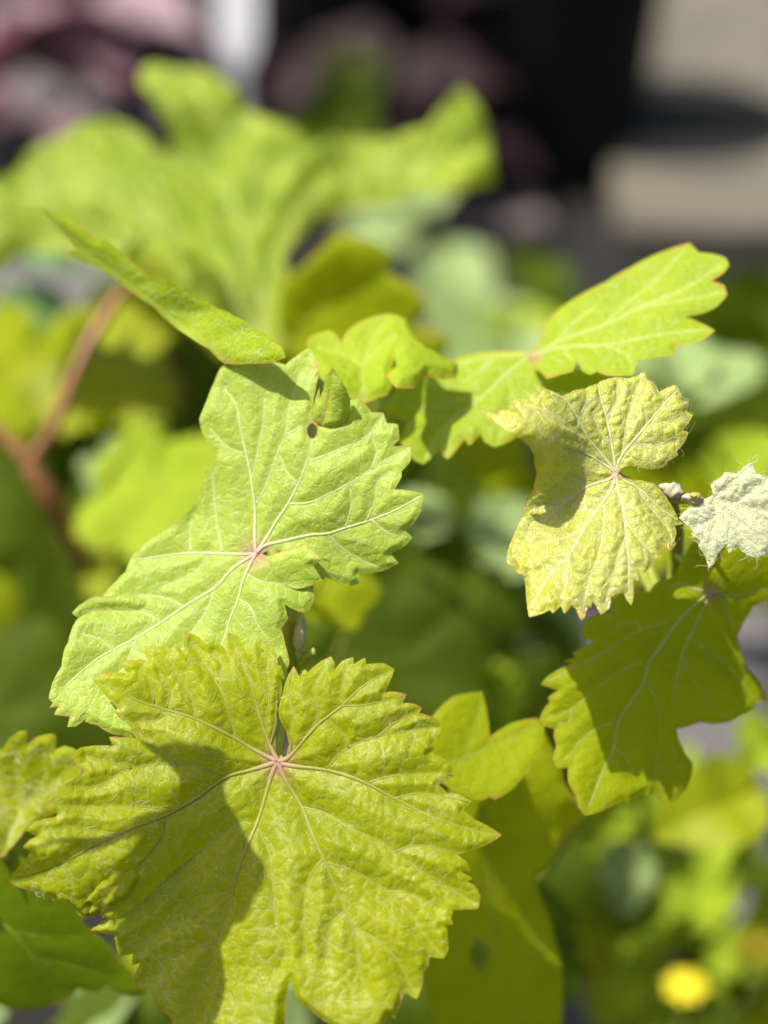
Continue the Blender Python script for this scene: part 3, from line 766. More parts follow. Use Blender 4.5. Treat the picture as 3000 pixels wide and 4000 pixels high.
# young downy leaf
hubF = f7((1005, 740))[0]
outF = f7((70, 264), (95, 305), (130, 328), (185, 350), (250, 372), (238, 345), (300, 335), (372, 345), (350, 310), (323, 270), (410, 264), (465, 285), (423, 240), (500, 240), (518, 232), (468, 178), (552, 200), (600, 215), (650, 242), (700, 228), (720, 212), (800, 196), (880, 166), (900, 150), (1000, 122), (1080, 132), (1110, 125), (1150, 110), (1182, 84), (1212, 140), (1250, 165), (1272, 200),
          (1285, 226), (1340, 188), (1392, 173), (1422, 220), (1432, 280), (1478, 284), (1462, 342), (1502, 370), (1480, 412), (1438, 466), (1474, 480), (1452, 540), (1400, 600), (1408, 626), (1340, 668), (1334, 692), (1290, 713), (1190, 716), (1100, 694), (1060, 704), (1032, 722), (1020, 745), (1042, 770), (1120, 785), (1250, 810), (1300, 860), (1350, 930), (1412, 1050),
          (1440, 1072), (1385, 1086), (1396, 1130), (1384, 1180), (1392, 1210), (1360, 1247), (1300, 1218), (1290, 1300), (1244, 1298), (1240, 1340), (1186, 1397), (1152, 1350), (1134, 1358), (1154, 1448), (1114, 1428), (1119, 1540), (1104, 1602), (1072, 1560), (1050, 1508), (1000, 1530), (972, 1550), (962, 1620), (908, 1662), (880, 1610), (855, 1573), (840, 1618), (820, 1598), (802, 1680), (780, 1702),
          (745, 1625), (720, 1603), (670, 1657), (650, 1603), (595, 1657), (580, 1633), (520, 1660), (444, 1677), (430, 1600), (424, 1490), (412, 1410), (368, 1396), (345, 1350), (300, 1332), (306, 1240), (342, 1150), (400, 1020), (430, 900), (470, 840), (490, 740), (475, 680), (470, 620), (440, 560), (400, 530), (330, 485), (200, 400), (130, 350))
ctrlF = [(x, y, v) for (x, y), v in zip(f7((1005, 740), (70, 264), (330, 290), (470, 180), (470, 590), (620, 520), (760, 400), (1180, 90), (1400, 180), (1490, 400), (1300, 700), (1100, 700), (1120, 785), (1300, 860), (1430, 1070), (1360, 1240), (1100, 1600), (780, 1700), (445, 1675), (300, 1330), (430, 900), (600, 800), (750, 1200), (1000, 1150), (330, 480)),
                                       (.3590, .3480, .3530, .3550, .3490, .3520, .3570, .3660, .3655, .3630, .3595, .3590, .3590, .3600, .3605, .3545, .3500, .3490, .3500, .3640, .3650, .3630, .3545, .3535, .3450))]
shF = Sheet(outF, ctrlF)
flapF = Sheet(f7((640, 1170), (600, 1130), (540, 1124), (480, 1130), (440, 1172), (398, 1240), (420, 1262), (366, 1392), (412, 1412), (520, 1400), (620, 1300)),
              [(x, y, v) for (x, y), v in zip(f7((640, 1170), (620, 1300), (520, 1400), (540, 1124), (480, 1130), (398, 1240), (366, 1392), (412, 1412)), (-.0005, -.0005, -.0005, -.0022, -.0030, -.0032, -.0026, -.0014))], parent=shF)
veinsF = [
    (f7((1005, 740), (880, 655), (760, 600), (650, 575)), [f7((870, 650), (800, 560), (740, 520), (640, 500)), f7((760, 600), (640, 640), (560, 700))]),
    (f7((1005, 740), (930, 640), (830, 520), (760, 400), (680, 280), (580, 225)), [f7((830, 520), (700, 440), (560, 350), (420, 310)), f7((760, 400), (800, 300), (820, 220))]),
    (f7((1005, 740), (990, 600), (945, 400), (900, 250), (890, 180)), [f7((945, 400), (1000, 280), (1010, 150)), f7((985, 580), (890, 450), (850, 350))]),
    (f7((1005, 740), (1050, 620), (1200, 440), (1300, 320), (1400, 220)), [f7((1050, 620), (1070, 440), (1110, 260), (1170, 130)), f7((1200, 440), (1330, 420), (1460, 380)), f7((1100, 560), (1260, 560), (1400, 540))]),
    (f7((1005, 740), (1060, 790), (1150, 840), (1300, 980), (1410, 1060)), [f7((1150, 840), (1220, 960), (1330, 1100), (1370, 1200))]),
    (f7((1005, 740), (1020, 850), (1050, 950), (1070, 1150), (1090, 1350), (1090, 1540)), [f7((1060, 1050), (1150, 1180), (1250, 1270)), f7((1070, 1150), (1000, 1350), (940, 1600))]),
    (f7((1005, 740), (985, 830), (900, 960), (800, 1100), (700, 1270), (560, 1450), (460, 1640)), [f7((925, 920), (930, 1050), (900, 1250), (830, 1450), (790, 1650)), f7((800, 1100), (660, 1160), (520, 1180)), f7((700, 1270), (690, 1450), (650, 1580))]),
    (f7((1005, 740), (960, 785), (820, 830), (650, 950), (520, 1060)), [f7((820, 830), (750, 770), (700, 740)), f7((650, 950), (560, 930), (490, 960))]),
]
leafF = build_leaf(vine, [shF, flapF], veinsF, M['downy'], hubF, 'young downy leaf with glossy blistered surface, woolly white hairs and reddish teeth', 47, 7, 0.0010, 0.00040, 44, 38,
                   M['vein'], (17, 6), 10, 20, 3000, (25, 80), 0.000017, 0.00035, 0.5, 2, hair_edge=0.06)

# small white felted leaf at the right
outG = c4((1440, 1072), (1426, 1030), (1470, 1000), (1482, 980), (1530, 985), (1592, 938), (1610, 985), (1659, 1000), (1700, 985), (1760, 1010), (1780, 1080), (1820, 1120), (1780, 1190), (1790, 1250), (1720, 1290), (1659, 1312), (1620, 1325), (1590, 1322), (1552, 1300), (1540, 1278), (1500, 1308), (1490, 1270), (1452, 1310), (1442, 1350), (1420, 1367), (1404, 1310), (1378, 1284), (1384, 1255), (1348, 1230), (1362, 1214),
          (1328, 1190), (1298, 1165), (1312, 1148), (1360, 1110), (1410, 1085))
ctrlG = [(x, y, v) for (x, y), v in zip(c4((1440, 1080), (1590, 940), (1800, 1080), (1720, 1290), (1500, 1300), (1420, 1365), (1300, 1165), (1550, 1150)), (.3600, .3590, .3560, .3550, .3560, .3575, .3610, .3585))]
shG = Sheet(outG, ctrlG)
veinsG = [(c4((1440, 1082), (1520, 1110), (1659, 1140), (1790, 1120)), [c4((1520, 1110), (1600, 1050), (1659, 1010)), c4((1600, 1130), (1680, 1220), (1700, 1280))]),
          (c4((1440, 1082), (1450, 1150), (1430, 1250), (1422, 1340)), [c4((1450, 1150), (1400, 1190), (1350, 1200))]), (c4((1440, 1082), (1500, 1170), (1560, 1250), (1600, 1310)), []), (c4((1440, 1082), (1500, 1030), (1580, 960)), [])]
leafG = build_leaf(vine, [shG], veinsG, M['felt'], c4((1440, 1082))[0], 'tiny newly opened leaf wholly covered in white felt', 53, 8, 0.0010, 0.0005, 34, 26, M['vein'], (8, 4), 8, 8, 2600, (20, 60), 0.000028, 0.0005, 0.0, hair_edge=0.3)

# shaded leaf at the lower right
hubH = h8((1290, 100))[0]
outH = (h8((645, 236), (650, 160), (700, 110), (800, 100), (890, 100), (935, 42), (1045, 12)) + c6((1262, 60), (1300, 0), (1330, -80), (1420, -130), (1560, -110), (1680, -60), (1760, 40), (1740, 150), (1700, 240))
        + h8((1659, 150), (1560, 200), (1500, 300), (1460, 385), (1480, 490), (1520, 600), (1600, 680), (1648, 780), (1642, 812), (1580, 822), (1572, 858), (1480, 902), (1400, 946), (1300, 957), (1212, 946), (1130, 976), (1064, 992), (1080, 1060), (1120, 1150), (1168, 1212), (1162, 1290), (1130, 1370), (1090, 1422), (1050, 1472), (1010, 1492), (960, 1462), (916, 1406), (880, 1437), (850, 1405),
             (838, 1412), (780, 1440), (760, 1472), (715, 1455), (690, 1470), (620, 1502), (530, 1542), (470, 1552), (430, 1500), (415, 1430), (362, 1335), (362, 1245), (290, 1242), (264, 1190), (286, 1100), (270, 1040), (276, 990), (205, 972), (178, 930), (200, 870), (242, 820), (232, 786), (302, 738), (250, 726), (186, 700), (230, 650), (330, 592), (390, 562), (326, 556), (412, 530), (388, 500), (450, 470), (520, 432), (527, 410), (470, 418), (452, 350), (480, 290), (550, 253)))
ctrlH = [(x, y, v) for (x, y), v in zip(h8((1290, 100), (480, 300), (190, 700), (180, 930), (470, 1550), (1010, 1490), (1165, 1250), (1640, 800), (1065, 990), (1460, 385), (800, 800), (1659, 60), (900, 100), (1300, 600), (700, 600)),
                                       (.3805, .3850, .3815, .3820, .3770, .3840, .3880, .3910, .3865, .3890, .3810, .3865, .3835, .3845, .3810))]
shH = Sheet(outH, ctrlH)
veinsH = [
    (h8((1290, 100), (1250, 130), (1100, 270), (960, 460), (880, 570), (850, 680), (750, 840), (690, 950), (660, 1110), (600, 1240), (500, 1500)),
     [h8((1110, 260), (960, 310), (830, 355), (620, 480), (480, 555), (230, 685)), h8((880, 568), (750, 590), (600, 690), (380, 860), (220, 920)), h8((850, 680), (930, 800), (950, 950), (945, 1150), (930, 1280), (990, 1440)), h8((690, 950), (560, 980), (430, 1080), (370, 1160), (300, 1210)), h8((660, 1110), (740, 1190), (790, 1290)), h8((830, 355), (800, 300), (650, 330)), h8((380, 860), (375, 940), (300, 960))]),
    (h8((1290, 100), (1200, 290), (1150, 400), (1100, 520), (1050, 720), (1035, 860)), [h8((1100, 520), (1180, 680), (1330, 860)), h8((1150, 400), (1260, 480), (1420, 600), (1560, 780))]),
    (h8((1290, 100), (1350, 150), (1400, 250), (1440, 350)), []), (h8((1290, 100), (1170, 80), (1100, 50), (1000, 80)), []), (h8((1290, 100), (1450, 130), (1659, 80)), []),
]
leafH = build_leaf(vine, [shH], veinsH, M['shade'], hubH, 'olive lobed leaf hanging in patchy shade beneath the downy leaf', 59, 11, 0.0008, 0.0002, 50, 44, M['vein'], (8, 3), 7, 34)

# leaves below and behind the front leaf
outI1 = c6((60, 900), (120, 790), (200, 720), (330, 700), (352, 800), (366, 905), (420, 868), (480, 838), (580, 820), (612, 860), (604, 980), (560, 1030), (500, 1110), (440, 1165), (392, 1192), (360, 1180), (330, 1196), (260, 1180), (150, 1120), (80, 1010))
shI1 = Sheet(outI1, [(x, y, v) for (x, y), v in zip(c6((60, 900), (330, 700), (600, 840), (440, 1165), (100, 1100), (350, 950)), (.386, .392, .392, .384, .384, .389))])
leafI1 = build_leaf(vine, [shI1], [(c6((100, 1050), (250, 1000), (420, 930), (590, 850)), [c6((250, 1000), (300, 850), (330, 730))])], M['shade'], c6((110, 1045))[0], 'two-lobed olive leaf close behind the front leaf', 61, 13, 0.0006, 0.0002, 60, 50, M['vein_warm'], (5, 2), 7, 8)
outI2 = c6((180, 1120), (330, 1190), (450, 1130), (600, 870), (650, 960), (690, 1040), (700, 1110), (760, 1200), (802, 1272), (745, 1330), (690, 1392), (640, 1470), (562, 1540), (600, 1650), (655, 1800), (690, 1950), (695, 2100), (680, 2300), (400, 2400), (150, 2380), (60, 2000), (120, 1500))
shI2 = Sheet(outI2, [(x, y, v) for (x, y), v in zip(c6((180, 1120), (600, 870), (800, 1270), (562, 1540), (690, 1950), (400, 2380), (100, 1900), (350, 1600)), (.402, .408, .412, .418, .424, .412, .400, .408))],
             [c6((280, 1860), (310, 1825), (350, 1850), (352, 1920), (320, 1965), (285, 1930))])
leafI2 = build_leaf(vine, [shI2], [(c6((330, 1250), (360, 1600), (420, 2000), (520, 2300)), [c6((350, 1480), (480, 1650), (620, 1900)), c6((345, 1400), (520, 1350), (700, 1330))])], M['shade'], c6((330, 1240))[0], 'large shaded olive leaf with a hole low behind the front leaf', 67, 15, 0.0008, 0.0002, 70, 60, M['vein_warm'], (6, 2), 7, 8)
outJ1 = a1((-160, 900), (-60, 770), (18, 792), (60, 720), (125, 672), (176, 668), (182, 756), (240, 708), (340, 686), (367, 702), (362, 790), (420, 766), (482, 785), (600, 900), (560, 1050), (380, 1200), (240, 1250), (160, 1320), (60, 1440), (15, 1490), (-100, 1500), (-180, 1200))
shJ1 = Sheet(outJ1, [(x, y, v) for (x, y), v in zip(a1((-160, 900), (125, 672), (362, 700), (600, 900), (380, 1200), (160, 1170), (15, 1480), (-150, 1400)), (.392, .383, .381, .379, .383, .390, .386, .383))])
leafJ1 = build_leaf(vine, [shJ1], [(a1((20, 1470), (100, 1270), (170, 1150), (290, 980), (290, 800)), [a1((170, 1150), (350, 1000), (470, 900)), a1((130, 1200), (110, 1000), (110, 760))])], M['front'], a1((20, 1475))[0], 'small rounded green leaf tucked behind the left lobe of the front leaf', 71, 12, 0.0010, 0.0003, 50, 40, M['vein'], (6, 3), 8, 8, 250, (30, 80), 0.000028, 0.0003, 0.7)
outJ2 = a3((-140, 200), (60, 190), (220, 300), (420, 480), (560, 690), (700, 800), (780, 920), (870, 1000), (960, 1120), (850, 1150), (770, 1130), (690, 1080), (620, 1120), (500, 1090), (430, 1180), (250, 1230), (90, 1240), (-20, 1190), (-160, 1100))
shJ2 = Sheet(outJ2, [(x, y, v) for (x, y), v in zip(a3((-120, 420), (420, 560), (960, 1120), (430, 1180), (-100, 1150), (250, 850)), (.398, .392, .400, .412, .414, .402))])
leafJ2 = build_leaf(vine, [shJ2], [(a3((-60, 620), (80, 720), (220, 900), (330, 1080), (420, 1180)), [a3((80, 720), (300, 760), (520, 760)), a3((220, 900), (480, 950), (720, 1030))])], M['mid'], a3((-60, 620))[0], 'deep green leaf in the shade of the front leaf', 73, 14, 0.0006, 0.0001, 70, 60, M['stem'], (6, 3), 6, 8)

# unseen leaf, added and cut to the shadow wanted across the front leaf
shadow = (a1((890, 722), (1060, 762), (1300, 842), (1480, 862), (1520, 900), (1470, 1050), (1500, 1180), (1570, 1290)) + a3((1600, 120), (1659, 220)) + a4((60, 300), (60, 400), (0, 540))
          + a3((1640, 640), (1600, 700), (1540, 705), (1440, 850), (1470, 1000), (1480, 1130), (1440, 1330), (1300, 1500), (1100, 1420), (900, 1200), (760, 1000), (790, 780), (960, 560), (1020, 300), (960, 160), (800, 150), (700, 190), (560, 250), (430, 250), (330, 330), (200, 340), (420, 215), (640, 120), (800, 40), (1000, -60), (1160, -120), (1215, -165))
          + a1((1190, 1000), (1090, 890), (960, 790)))
SH = np.array(shadow)
t_sun = 0.128
caster_parts = []
class CastSheet(Sheet):
    """the same shape carried up along the sunlight by a real distance"""
    def dep(self, x, y):
        return shA.dep(x, y)
    def pos(self, x, y):
        p = at(x, y, np.clip(shA.dep(x, y), 0.345, 0.37))
        return p + SUN * t_sun
cs = CastSheet(SH, [(0, 0, .3), (1000, 0, .3), (0, 1000, .3), (1000, 1000, .3)])
shadow_leaf = build_leaf(vine, [cs], [(a3((1000, -50), (1100, 300), (1150, 700), (1200, 1200)), [])], M['light'], a3((1000, -50))[0], 'unseen leaf added out of frame to shade the front leaf', 79, 22, 0.0004, 0.0, 60, 60, None, (6, 3), 8, 8)


# ------------------------------------------------------------------ stems, petioles, buds of the main vine
def stem(name, pts, r0, r1, mat, parent, sides=10, label=None):
    P = spline(np.array(pts), 0.004)
    t = np.linspace(0, 1, len(P))
    rr = (r0 + (r1 - r0) * t) * (1 + 0.05 * fbm(t * 30, t * 0, int(r0 * 1e6) % 97, 1))
    if name == 'cane':   # swollen nodes
        for c0 in (0.18, 0.36, 0.54, 0.72, 0.97):
            rr = rr * (1 + 0.38 * np.exp(-((t - c0) / 0.018) ** 2))
    V, F = tube(P, rr, sides)
    o = mesh_obj(name, V, F, mat, parent, P[0])
    if label: o['label'] = label
    return o


def pt(px, py, d):
    return at(np.array([px]), np.array([py]), np.array([d]))[0]


stem('cane', [(base[0] + .01, base[1] + .02, 0.0), pt(1350, 3300, .50), pt(1250, 2950, .425), pt(1170, 2700, .388), pt(1130, 2560, .382), pt(1120, 2480, .384), pt(1130, 2380, .390), pt(1080, 2200, .394), pt(1050, 1950, .394)], 0.0032, 0.0012, M['stem'], vine)
stem('cane', [(base[0] + .02, base[1] + .03, 0.0), pt(2000, 3500, .56), pt(2350, 3000, .44), pt(2500, 2700, .412), pt(2600, 2400, .400), pt(2640, 2150, .392), pt(2640, 2050, .382), pt(2625, 1962, .374)], 0.0030, 0.0012, M['stem'], vine)
stem('petiole', [shA.pos(np.array([hubA[0]]), np.array([hubA[1]]))[0] + FWD * 0.0008, pt(1095, 2900, .368), pt(1130, 2750, .376), pt(1150, 2660, .384)], 0.0010, 0.0011, M['stem'], leafA)
stem('petiole', [pt(hubB[0] + 8, hubB[1] + 6, .3712), pt(1030, 2200, .382), pt(1060, 2300, .388), pt(1120, 2420, .388)], 0.0010, 0.0011, M['stem'], leafB)
stem('petiole', [pt(hubF[0] + 6, hubF[1] + 10, .3602), pt(2480, 1890, .366), pt(2580, 1930, .372), pt(2640, 1960, .374)], 0.0008, 0.0009, M['stem'], leafF)
stem('petiole', [pt(hubH[0], hubH[1], .3815), pt(2750, 2250, .386), pt(2680, 2200, .389), pt(2635, 2160, .392)], 0.0009, 0.0010, M['stem'], leafH)
stem('petiole', [pt(*c4((1440, 1082))[0], .3605), pt(2740, 1965, .364), pt(2680, 1955, .369), pt(2630, 1962, .3735)], 0.0006, 0.0007, M['wool'], leafG)
stem('petiole', [pt(*c4((704, 508))[0], .3966), pt(2190, 1480, .406), pt(2350, 1700, .412), pt(2450, 2000, .408), pt(2600, 2380, .401)], 0.0009, 0.0012, M['stem'], leafE)
stem('petiole', [pt(*c4((690, 506))[0], .3992), pt(2150, 1520, .408), pt(2300, 1750, .414), pt(2420, 2050, .409), pt(2600, 2420, .4015)], 0.0009, 0.0012, M['stem'], leafE2)
stem('petiole', [pt(*c3((770, 205))[0], .3740), pt(950, 1600, .395), pt(1050, 1800, .398), pt(1052, 1960, .394)], 0.0009, 0.0012, M['stem'], leafC)
stem('petiole', [pt(*c3((1280, 345))[0], .3850), pt(1300, 1750, .400), pt(1150, 1900, .400), pt(1060, 2000, .395)], 0.0008, 0.0011, M['stem'], leafD)
stem('petiole', [pt(*c6((110, 1045))[0], .386), pt(1600, 2950, .40), pt(1300, 2980, .43)], 0.0008, 0.0012, M['stem'], leafI1)
stem('petiole', [pt(*c6((330, 1240))[0], .4055), pt(1700, 3150, .43), pt(1330, 3200, .48)], 0.0009, 0.0012, M['stem'], leafI2)
stem('petiole', [pt(*a1((20, 1475))[0], .3866), pt(150, 3420, .41), pt(600, 3350, .44), pt(1300, 3150, .46)], 0.0008, 0.0012, M['stem'], leafJ1)
stem('petiole', [pt(*a3((-60, 620))[0], .3985), pt(200, 3600, .43), pt(800, 3400, .45), pt(1320, 3180, .475)], 0.0009, 0.0012, M['stem'], leafJ2)
pX = cs.pos(np.array([a3((330, 320))[0][0]]), np.array([a3((330, 320))[0][1]]))[0]
stem('petiole', [pX, pX + dvec(-.05, -.01, -.01), pX + dvec(-.10, -.06, -.04), pX + dvec(-.06, -.20, -.16), (base[0], base[1], 0.02)], 0.0010, 0.0018, M['stem'], shadow_leaf)


def bud(name, c, axis, length, radius, mat, parent, seed, lumps=0.06, label=None):
    """a pointed woolly bud"""
    n, m = 14, 14
    axis = np.asarray(axis, float); axis /= np.linalg.norm(axis)
    a = np.cross(axis, [0.3, 0.5, 0.8]); a /= np.linalg.norm(a); b = np.cross(axis, a)
    V, F = [], []
    for i in range(n):
        t = i / (n - 1)
        r = radius * (math.sin(math.pi * min(1, t * 0.97 + 0.03)) ** 0.6) * (1 - 0.35 * t)
        for k in range(m):
            th = 2 * math.pi * k / m
            q = r * (1 + lumps * math.sin(3 * th + 9 * t + seed) + lumps * math.sin(7 * th - 5 * t) + lumps * .8 * math.sin(2 * th + 23 * t))
            V.append(np.asarray(c) + axis * length * t + q * (math.cos(th) * a + math.sin(th) * b))
    for i in range(n - 1):
        for k in range(m):
            F.append((i * m + k, i * m + (k + 1) % m, (i + 1) * m + (k + 1) % m, (i + 1) * m + k))
    o = mesh_obj(name, V, F, mat, parent, c)
    if label: o['label'] = label
    return o


def up3(p, q):
    return np.asarray(q) - np.asarray(p)

b0 = pt(*b6((1460, 790))[0], .3735); b1 = pt(*b6((1490, 570))[0], .3715)
bud('bud', b0, up3(b0, b1), np.linalg.norm(up3(b0, b1)), 0.0016, M['wool'], vine, 1, 0.13, 'white woolly bud standing between two leaves')
b0 = pt(*b6((1430, 790))[0], .376); b1 = pt(*b6((1425, 580))[0], .374)
bud('bud_scale', b0, up3(b0, b1), np.linalg.norm(up3(b0, b1)), 0.0019, M['bud'], vine, 2, 0.10)
stem('shoot_stub', [pt(*b6((1440, 900))[0], .380), pt(*b6((1410, 780))[0], .376), pt(*b6((1392, 690))[0], .3735), pt(*b6((1386, 628))[0], .3725)], 0.0013, 0.0011, M['stem'], vine)
stem('tendril', [pt(*b6((1440, 900))[0], .380), pt(*b6((1480, 860))[0], .377), pt(*b6((1510, 810))[0], .375), pt(*b6((1560, 785))[0], .374)], 0.0011, 0.0009, M['stem'], vine)
for (p0, p1, r, d0, mt, sd) in ((f7((1440, 880))[0], f7((1280, 825))[0], .0019, .3615, 'wool', 3), (f7((1570, 912))[0], f7((1430, 895))[0], .0013, .3600, 'wool', 4), (f7((1560, 905))[0], f7((1480, 880))[0], .0010, .3590, 'bud', 5), (f7((1420, 930))[0], f7((1340, 880))[0], .0013, .3630, 'bud', 6)):
    q0, q1 = pt(*p0, d0), pt(*p1, d0 - .0006)
    bud('flower_bud' if mt == 'wool' else 'bud_scale', q0, up3(q0, q1), np.linalg.norm(up3(q0, q1)), r, M[mt], vine, sd, 0.16)


# ------------------------------------------------------------------ blurred plants: generic leaves of several kinds
def leaf_shape(kind, seed, n=170):
    r = np.random.default_rng(seed)
    th = np.linspace(-math.pi, math.pi, n, endpoint=False)   # 0 = towards the tip
    if kind == 'vine':
        rad = np.zeros(n)
        for c, R0, w in ((0, 1.0, .62), (1.15, .88, .55), (-1.15, .86, .55), (2.2, .68, .55), (-2.2, .7, .55)):
            dd = np.abs((th - c + math.pi) % (2 * math.pi) - math.pi)
            rad = np.maximum(rad, R0 * (1 - 0.34 * (dd / w) ** 1.3) * (dd < 1.4 * w) + 0.30)
        rad *= 1 - 0.55 * np.exp(-((math.pi - np.abs(th)) / .22) ** 2)
        rad *= 1 + 0.055 * (2 * np.abs(((th * 5.2) % 1) - .5) - .5) * 2 + 0.02 * r.normal(size=n)
        rad *= 0.78
        x = rad * np.sin(th); y = rad * np.cos(th)
    else:
        t = np.linspace(0, 1, n // 2)
        wid = {'ovate': .42, 'long': .20, 'round': .6}[kind]
        w = wid * np.sin(math.pi * t ** .75) ** .8 * (1 + .05 * np.sin(t * 50))
        x = np.r_[w, -w[::-1]]; y = np.r_[t, t[::-1]] * 1.1
    return x, y


GEN = {}
def gen_leaf(kind, var, mat):
    key = (kind, var, mat)
    if key in GEN: return GEN[key]
    x, y = leaf_shape(kind, var)
    P = np.c_[x, y]
    rings = 9
    cen = np.array([0, 0.0 if kind == 'vine' else .45])
    V, F = [], []; n = len(P)
    for k in range(rings + 1):
        f = k / rings
        for p in P:
            q = cen + (p - cen) * max(f, 1e-3)
            lam = np.hypot(*(q - (0, 0)))
            if kind == 'vine':
                ang = math.atan2(q[0], q[1])
                z = 0.05 * math.cos(ang * 5.4) * lam - 0.16 * lam ** 2 + 0.05 * math.sin(q[0] * 6 + var) * math.cos(q[1] * 5 + var * 2)
            else:
                z = 0.45 * abs(q[0]) - 0.3 * (q[1]) ** 2 + 0.03 * math.sin(q[1] * 12 + var)
            V.append((q[0], q[1], z))
    for k in range(rings):
        for i in range(n):
            j = (i + 1) % n
            F.append((k * n + i, k * n + j, (k + 1) * n + j, (k + 1) * n + i))
    me = bpy.data.meshes.new('leaf_' + kind)
    me.from_pydata(V, [], F)
    me.polygons.foreach_set('use_smooth', [True] * len(me.polygons))
    ed = np.zeros(len(V), np.float32)
    for nm, v in (('edge', ed), ('vein', np.zeros(len(V))), ('hub', np.zeros(len(V)))):
        a = me.attributes.new(nm, 'FLOAT', 'POINT'); a.data.foreach_set('value', np.asarray(v, np.float32))
    # texture space is local: leaf meshes are one unit long, so give them their own scale through the material
    me.materials.append(GM[mat]); me.update()
    GEN[key] = me
    return me


def gmat(src, name, k=0.07):
    """the same leaf stuff for meshes modelled one unit long"""
    m = M[src].copy(); m.name = name
    for n in m.node_tree.nodes:
        if n.bl_idname in ('ShaderNodeTexNoise', 'ShaderNodeTexVoronoi'):
            n.inputs['Scale'].default_value *= k
        if n.bl_idname == 'ShaderNodeVectorMath' and n.operation == 'SCALE':
            n.inputs['Scale'].default_value /= k
    return m
GM = {k: gmat(k, 'far_' + k) for k in ('front', 'light', 'lime', 'shade', 'deep', 'back', 'sage', 'mint', 'purple', 'dusk')}


def put_leaf(parent, kind, var, mat, px, py, dep, size, n=(0, .4, .9), tip=(0, -1), name='leaf', bend=None):
    """size in metres; n its facing (right, up, towards camera); tip the image direction of its tip"""
    z = dvec(*n); z /= np.linalg.norm(z)
    yv = tip[0] * RIGHT + tip[1] * UP
    yv = yv - z * (yv @ z); yv /= np.linalg.norm(yv)
    xv = np.cross(yv, z)
    o = bpy.data.objects.new(name, gen_leaf(kind, var, mat))
    COL.objects.link(o)
    p = pt(px, py, dep)
    o.parent = parent
    loc = p - WORLD[parent.name]
    o.matrix_local = Matrix(((xv[0] * size, yv[0] * size, z[0] * size, loc[0]), (xv[1] * size, yv[1] * size, z[1] * size, loc[1]), (xv[2] * size, yv[2] * size, z[2] * size, loc[2]), (0, 0, 0, 1)))
    WORLD[o.name] = p
    return o, p


# ---- second vine behind on the left: reddish cane, big pale leaf
b2 = on_ground(500, 2600)
vine2 = empty('grape_vine', (b2[0], b2[1], 0), 'blurred grape vine behind with reddish forked cane and one huge lime leaf', 'vine')
outK = d1((-60, 520), (-20, 470), (40, 385), (55, 335), (130, 292), (220, 268), (300, 282), (350, 330), (378, 335), (372, 280), (362, 235), (322, 170), (330, 138), (380, 148), (440, 150), (500, 185), (524, 245), (565, 282), (640, 312), (700, 332), (735, 310), (770, 300), (850, 300), (925, 275), (970, 225), (1012, 200), (1045, 245), (1064, 330), (1072, 408), (1010, 415), (970, 418), (900, 412), (840, 440), (760, 458), (690, 478), (640, 520), (612, 550),
          (640, 700), (600, 800), (480, 790), (360, 660), (230, 570), (140, 545), (60, 545), (0, 590), (-60, 600))
ctrlK = [(x, y, v) for (x, y), v in zip(d1((-60, 520), (60, 340), (220, 275), (430, 146), (530, 240), (700, 330), (1000, 225), (1060, 380), (840, 440), (620, 550), (600, 800), (360, 660), (60, 545), (400, 430), (350, 330), (250, 420), (620, 400)),
                                       (.60, .625, .635, .612, .615, .620, .598, .588, .585, .570, .545, .555, .590, .595, .612, .603, .598))]
shK = Sheet(outK, ctrlK)
veinsK = [(d1((560, 760), (480, 600), (330, 470), (180, 370), (70, 350)), [d1((330, 470), (280, 380), (230, 290)), d1((420, 540), (300, 530), (100, 520)), d1((250, 415), (180, 350), (130, 310)), d1((400, 520), (350, 430), (300, 310)), d1((300, 450), (200, 440), (60, 440))]),
          (d1((560, 760), (540, 600), (500, 430), (460, 280), (420, 170)), [d1((500, 430), (420, 360), (370, 350)), d1((520, 520), (600, 430), (680, 350))]),
          (d1((560, 760), (570, 610), (630, 490), (750, 410), (880, 370), (1040, 330)), [d1((750, 410), (780, 370), (790, 320)), d1((880, 370), (940, 310), (990, 240))])]
leafK = build_leaf(vine2, [shK], veinsK, M['back'], d1((560, 760))[0], 'huge lime leaf with wavy lobes, blurred behind', 83, 18, 0.014, 0.0018, 150, 115, M['vein'], (22, 8), 22, 10)
outK2 = d1((600, 690), (612, 610), (660, 570), (700, 530), (730, 500), (790, 515), (848, 548), (838, 590), (905, 625), (925, 670), (890, 695), (968, 725), (970, 760), (800, 800), (640, 800))
shK2 = Sheet(outK2, [(x, y, v) for (x, y), v in zip(d1((600, 690), (730, 500), (848, 548), (920, 665), (968, 740), (640, 800), (760, 650)), (.545, .515, .512, .515, .52, .55, .528))])
leafK2 = build_leaf(vine2, [shK2], [(d1((610, 760), (700, 660), (800, 600), (840, 560)), [])], M['shade'], d1((615, 755))[0], 'olive leaf lobe turned away from the sun below the huge leaf', 89, 20, 0.003, 0.0008, 120, 100, M['vein_warm'], (16, 6), 16, 10)
fork = pt(*d1((62, 1000))[0], .55)
stem('cane', [(b2[0], b2[1], 0), pt(*d1((300, 1500))[0], .66), pt(*d1((190, 1250))[0], .585), pt(*d1((125, 1110))[0], .56), fork], 0.0036, 0.0027, M['cane'], vine2)
stem('cane', [fork, pt(*d1((20, 955))[0], .55), pt(*d1((-40, 910))[0], .55), pt(*d1((-160, 840))[0], .56)], 0.0025, 0.0022, M['cane'], vine2)
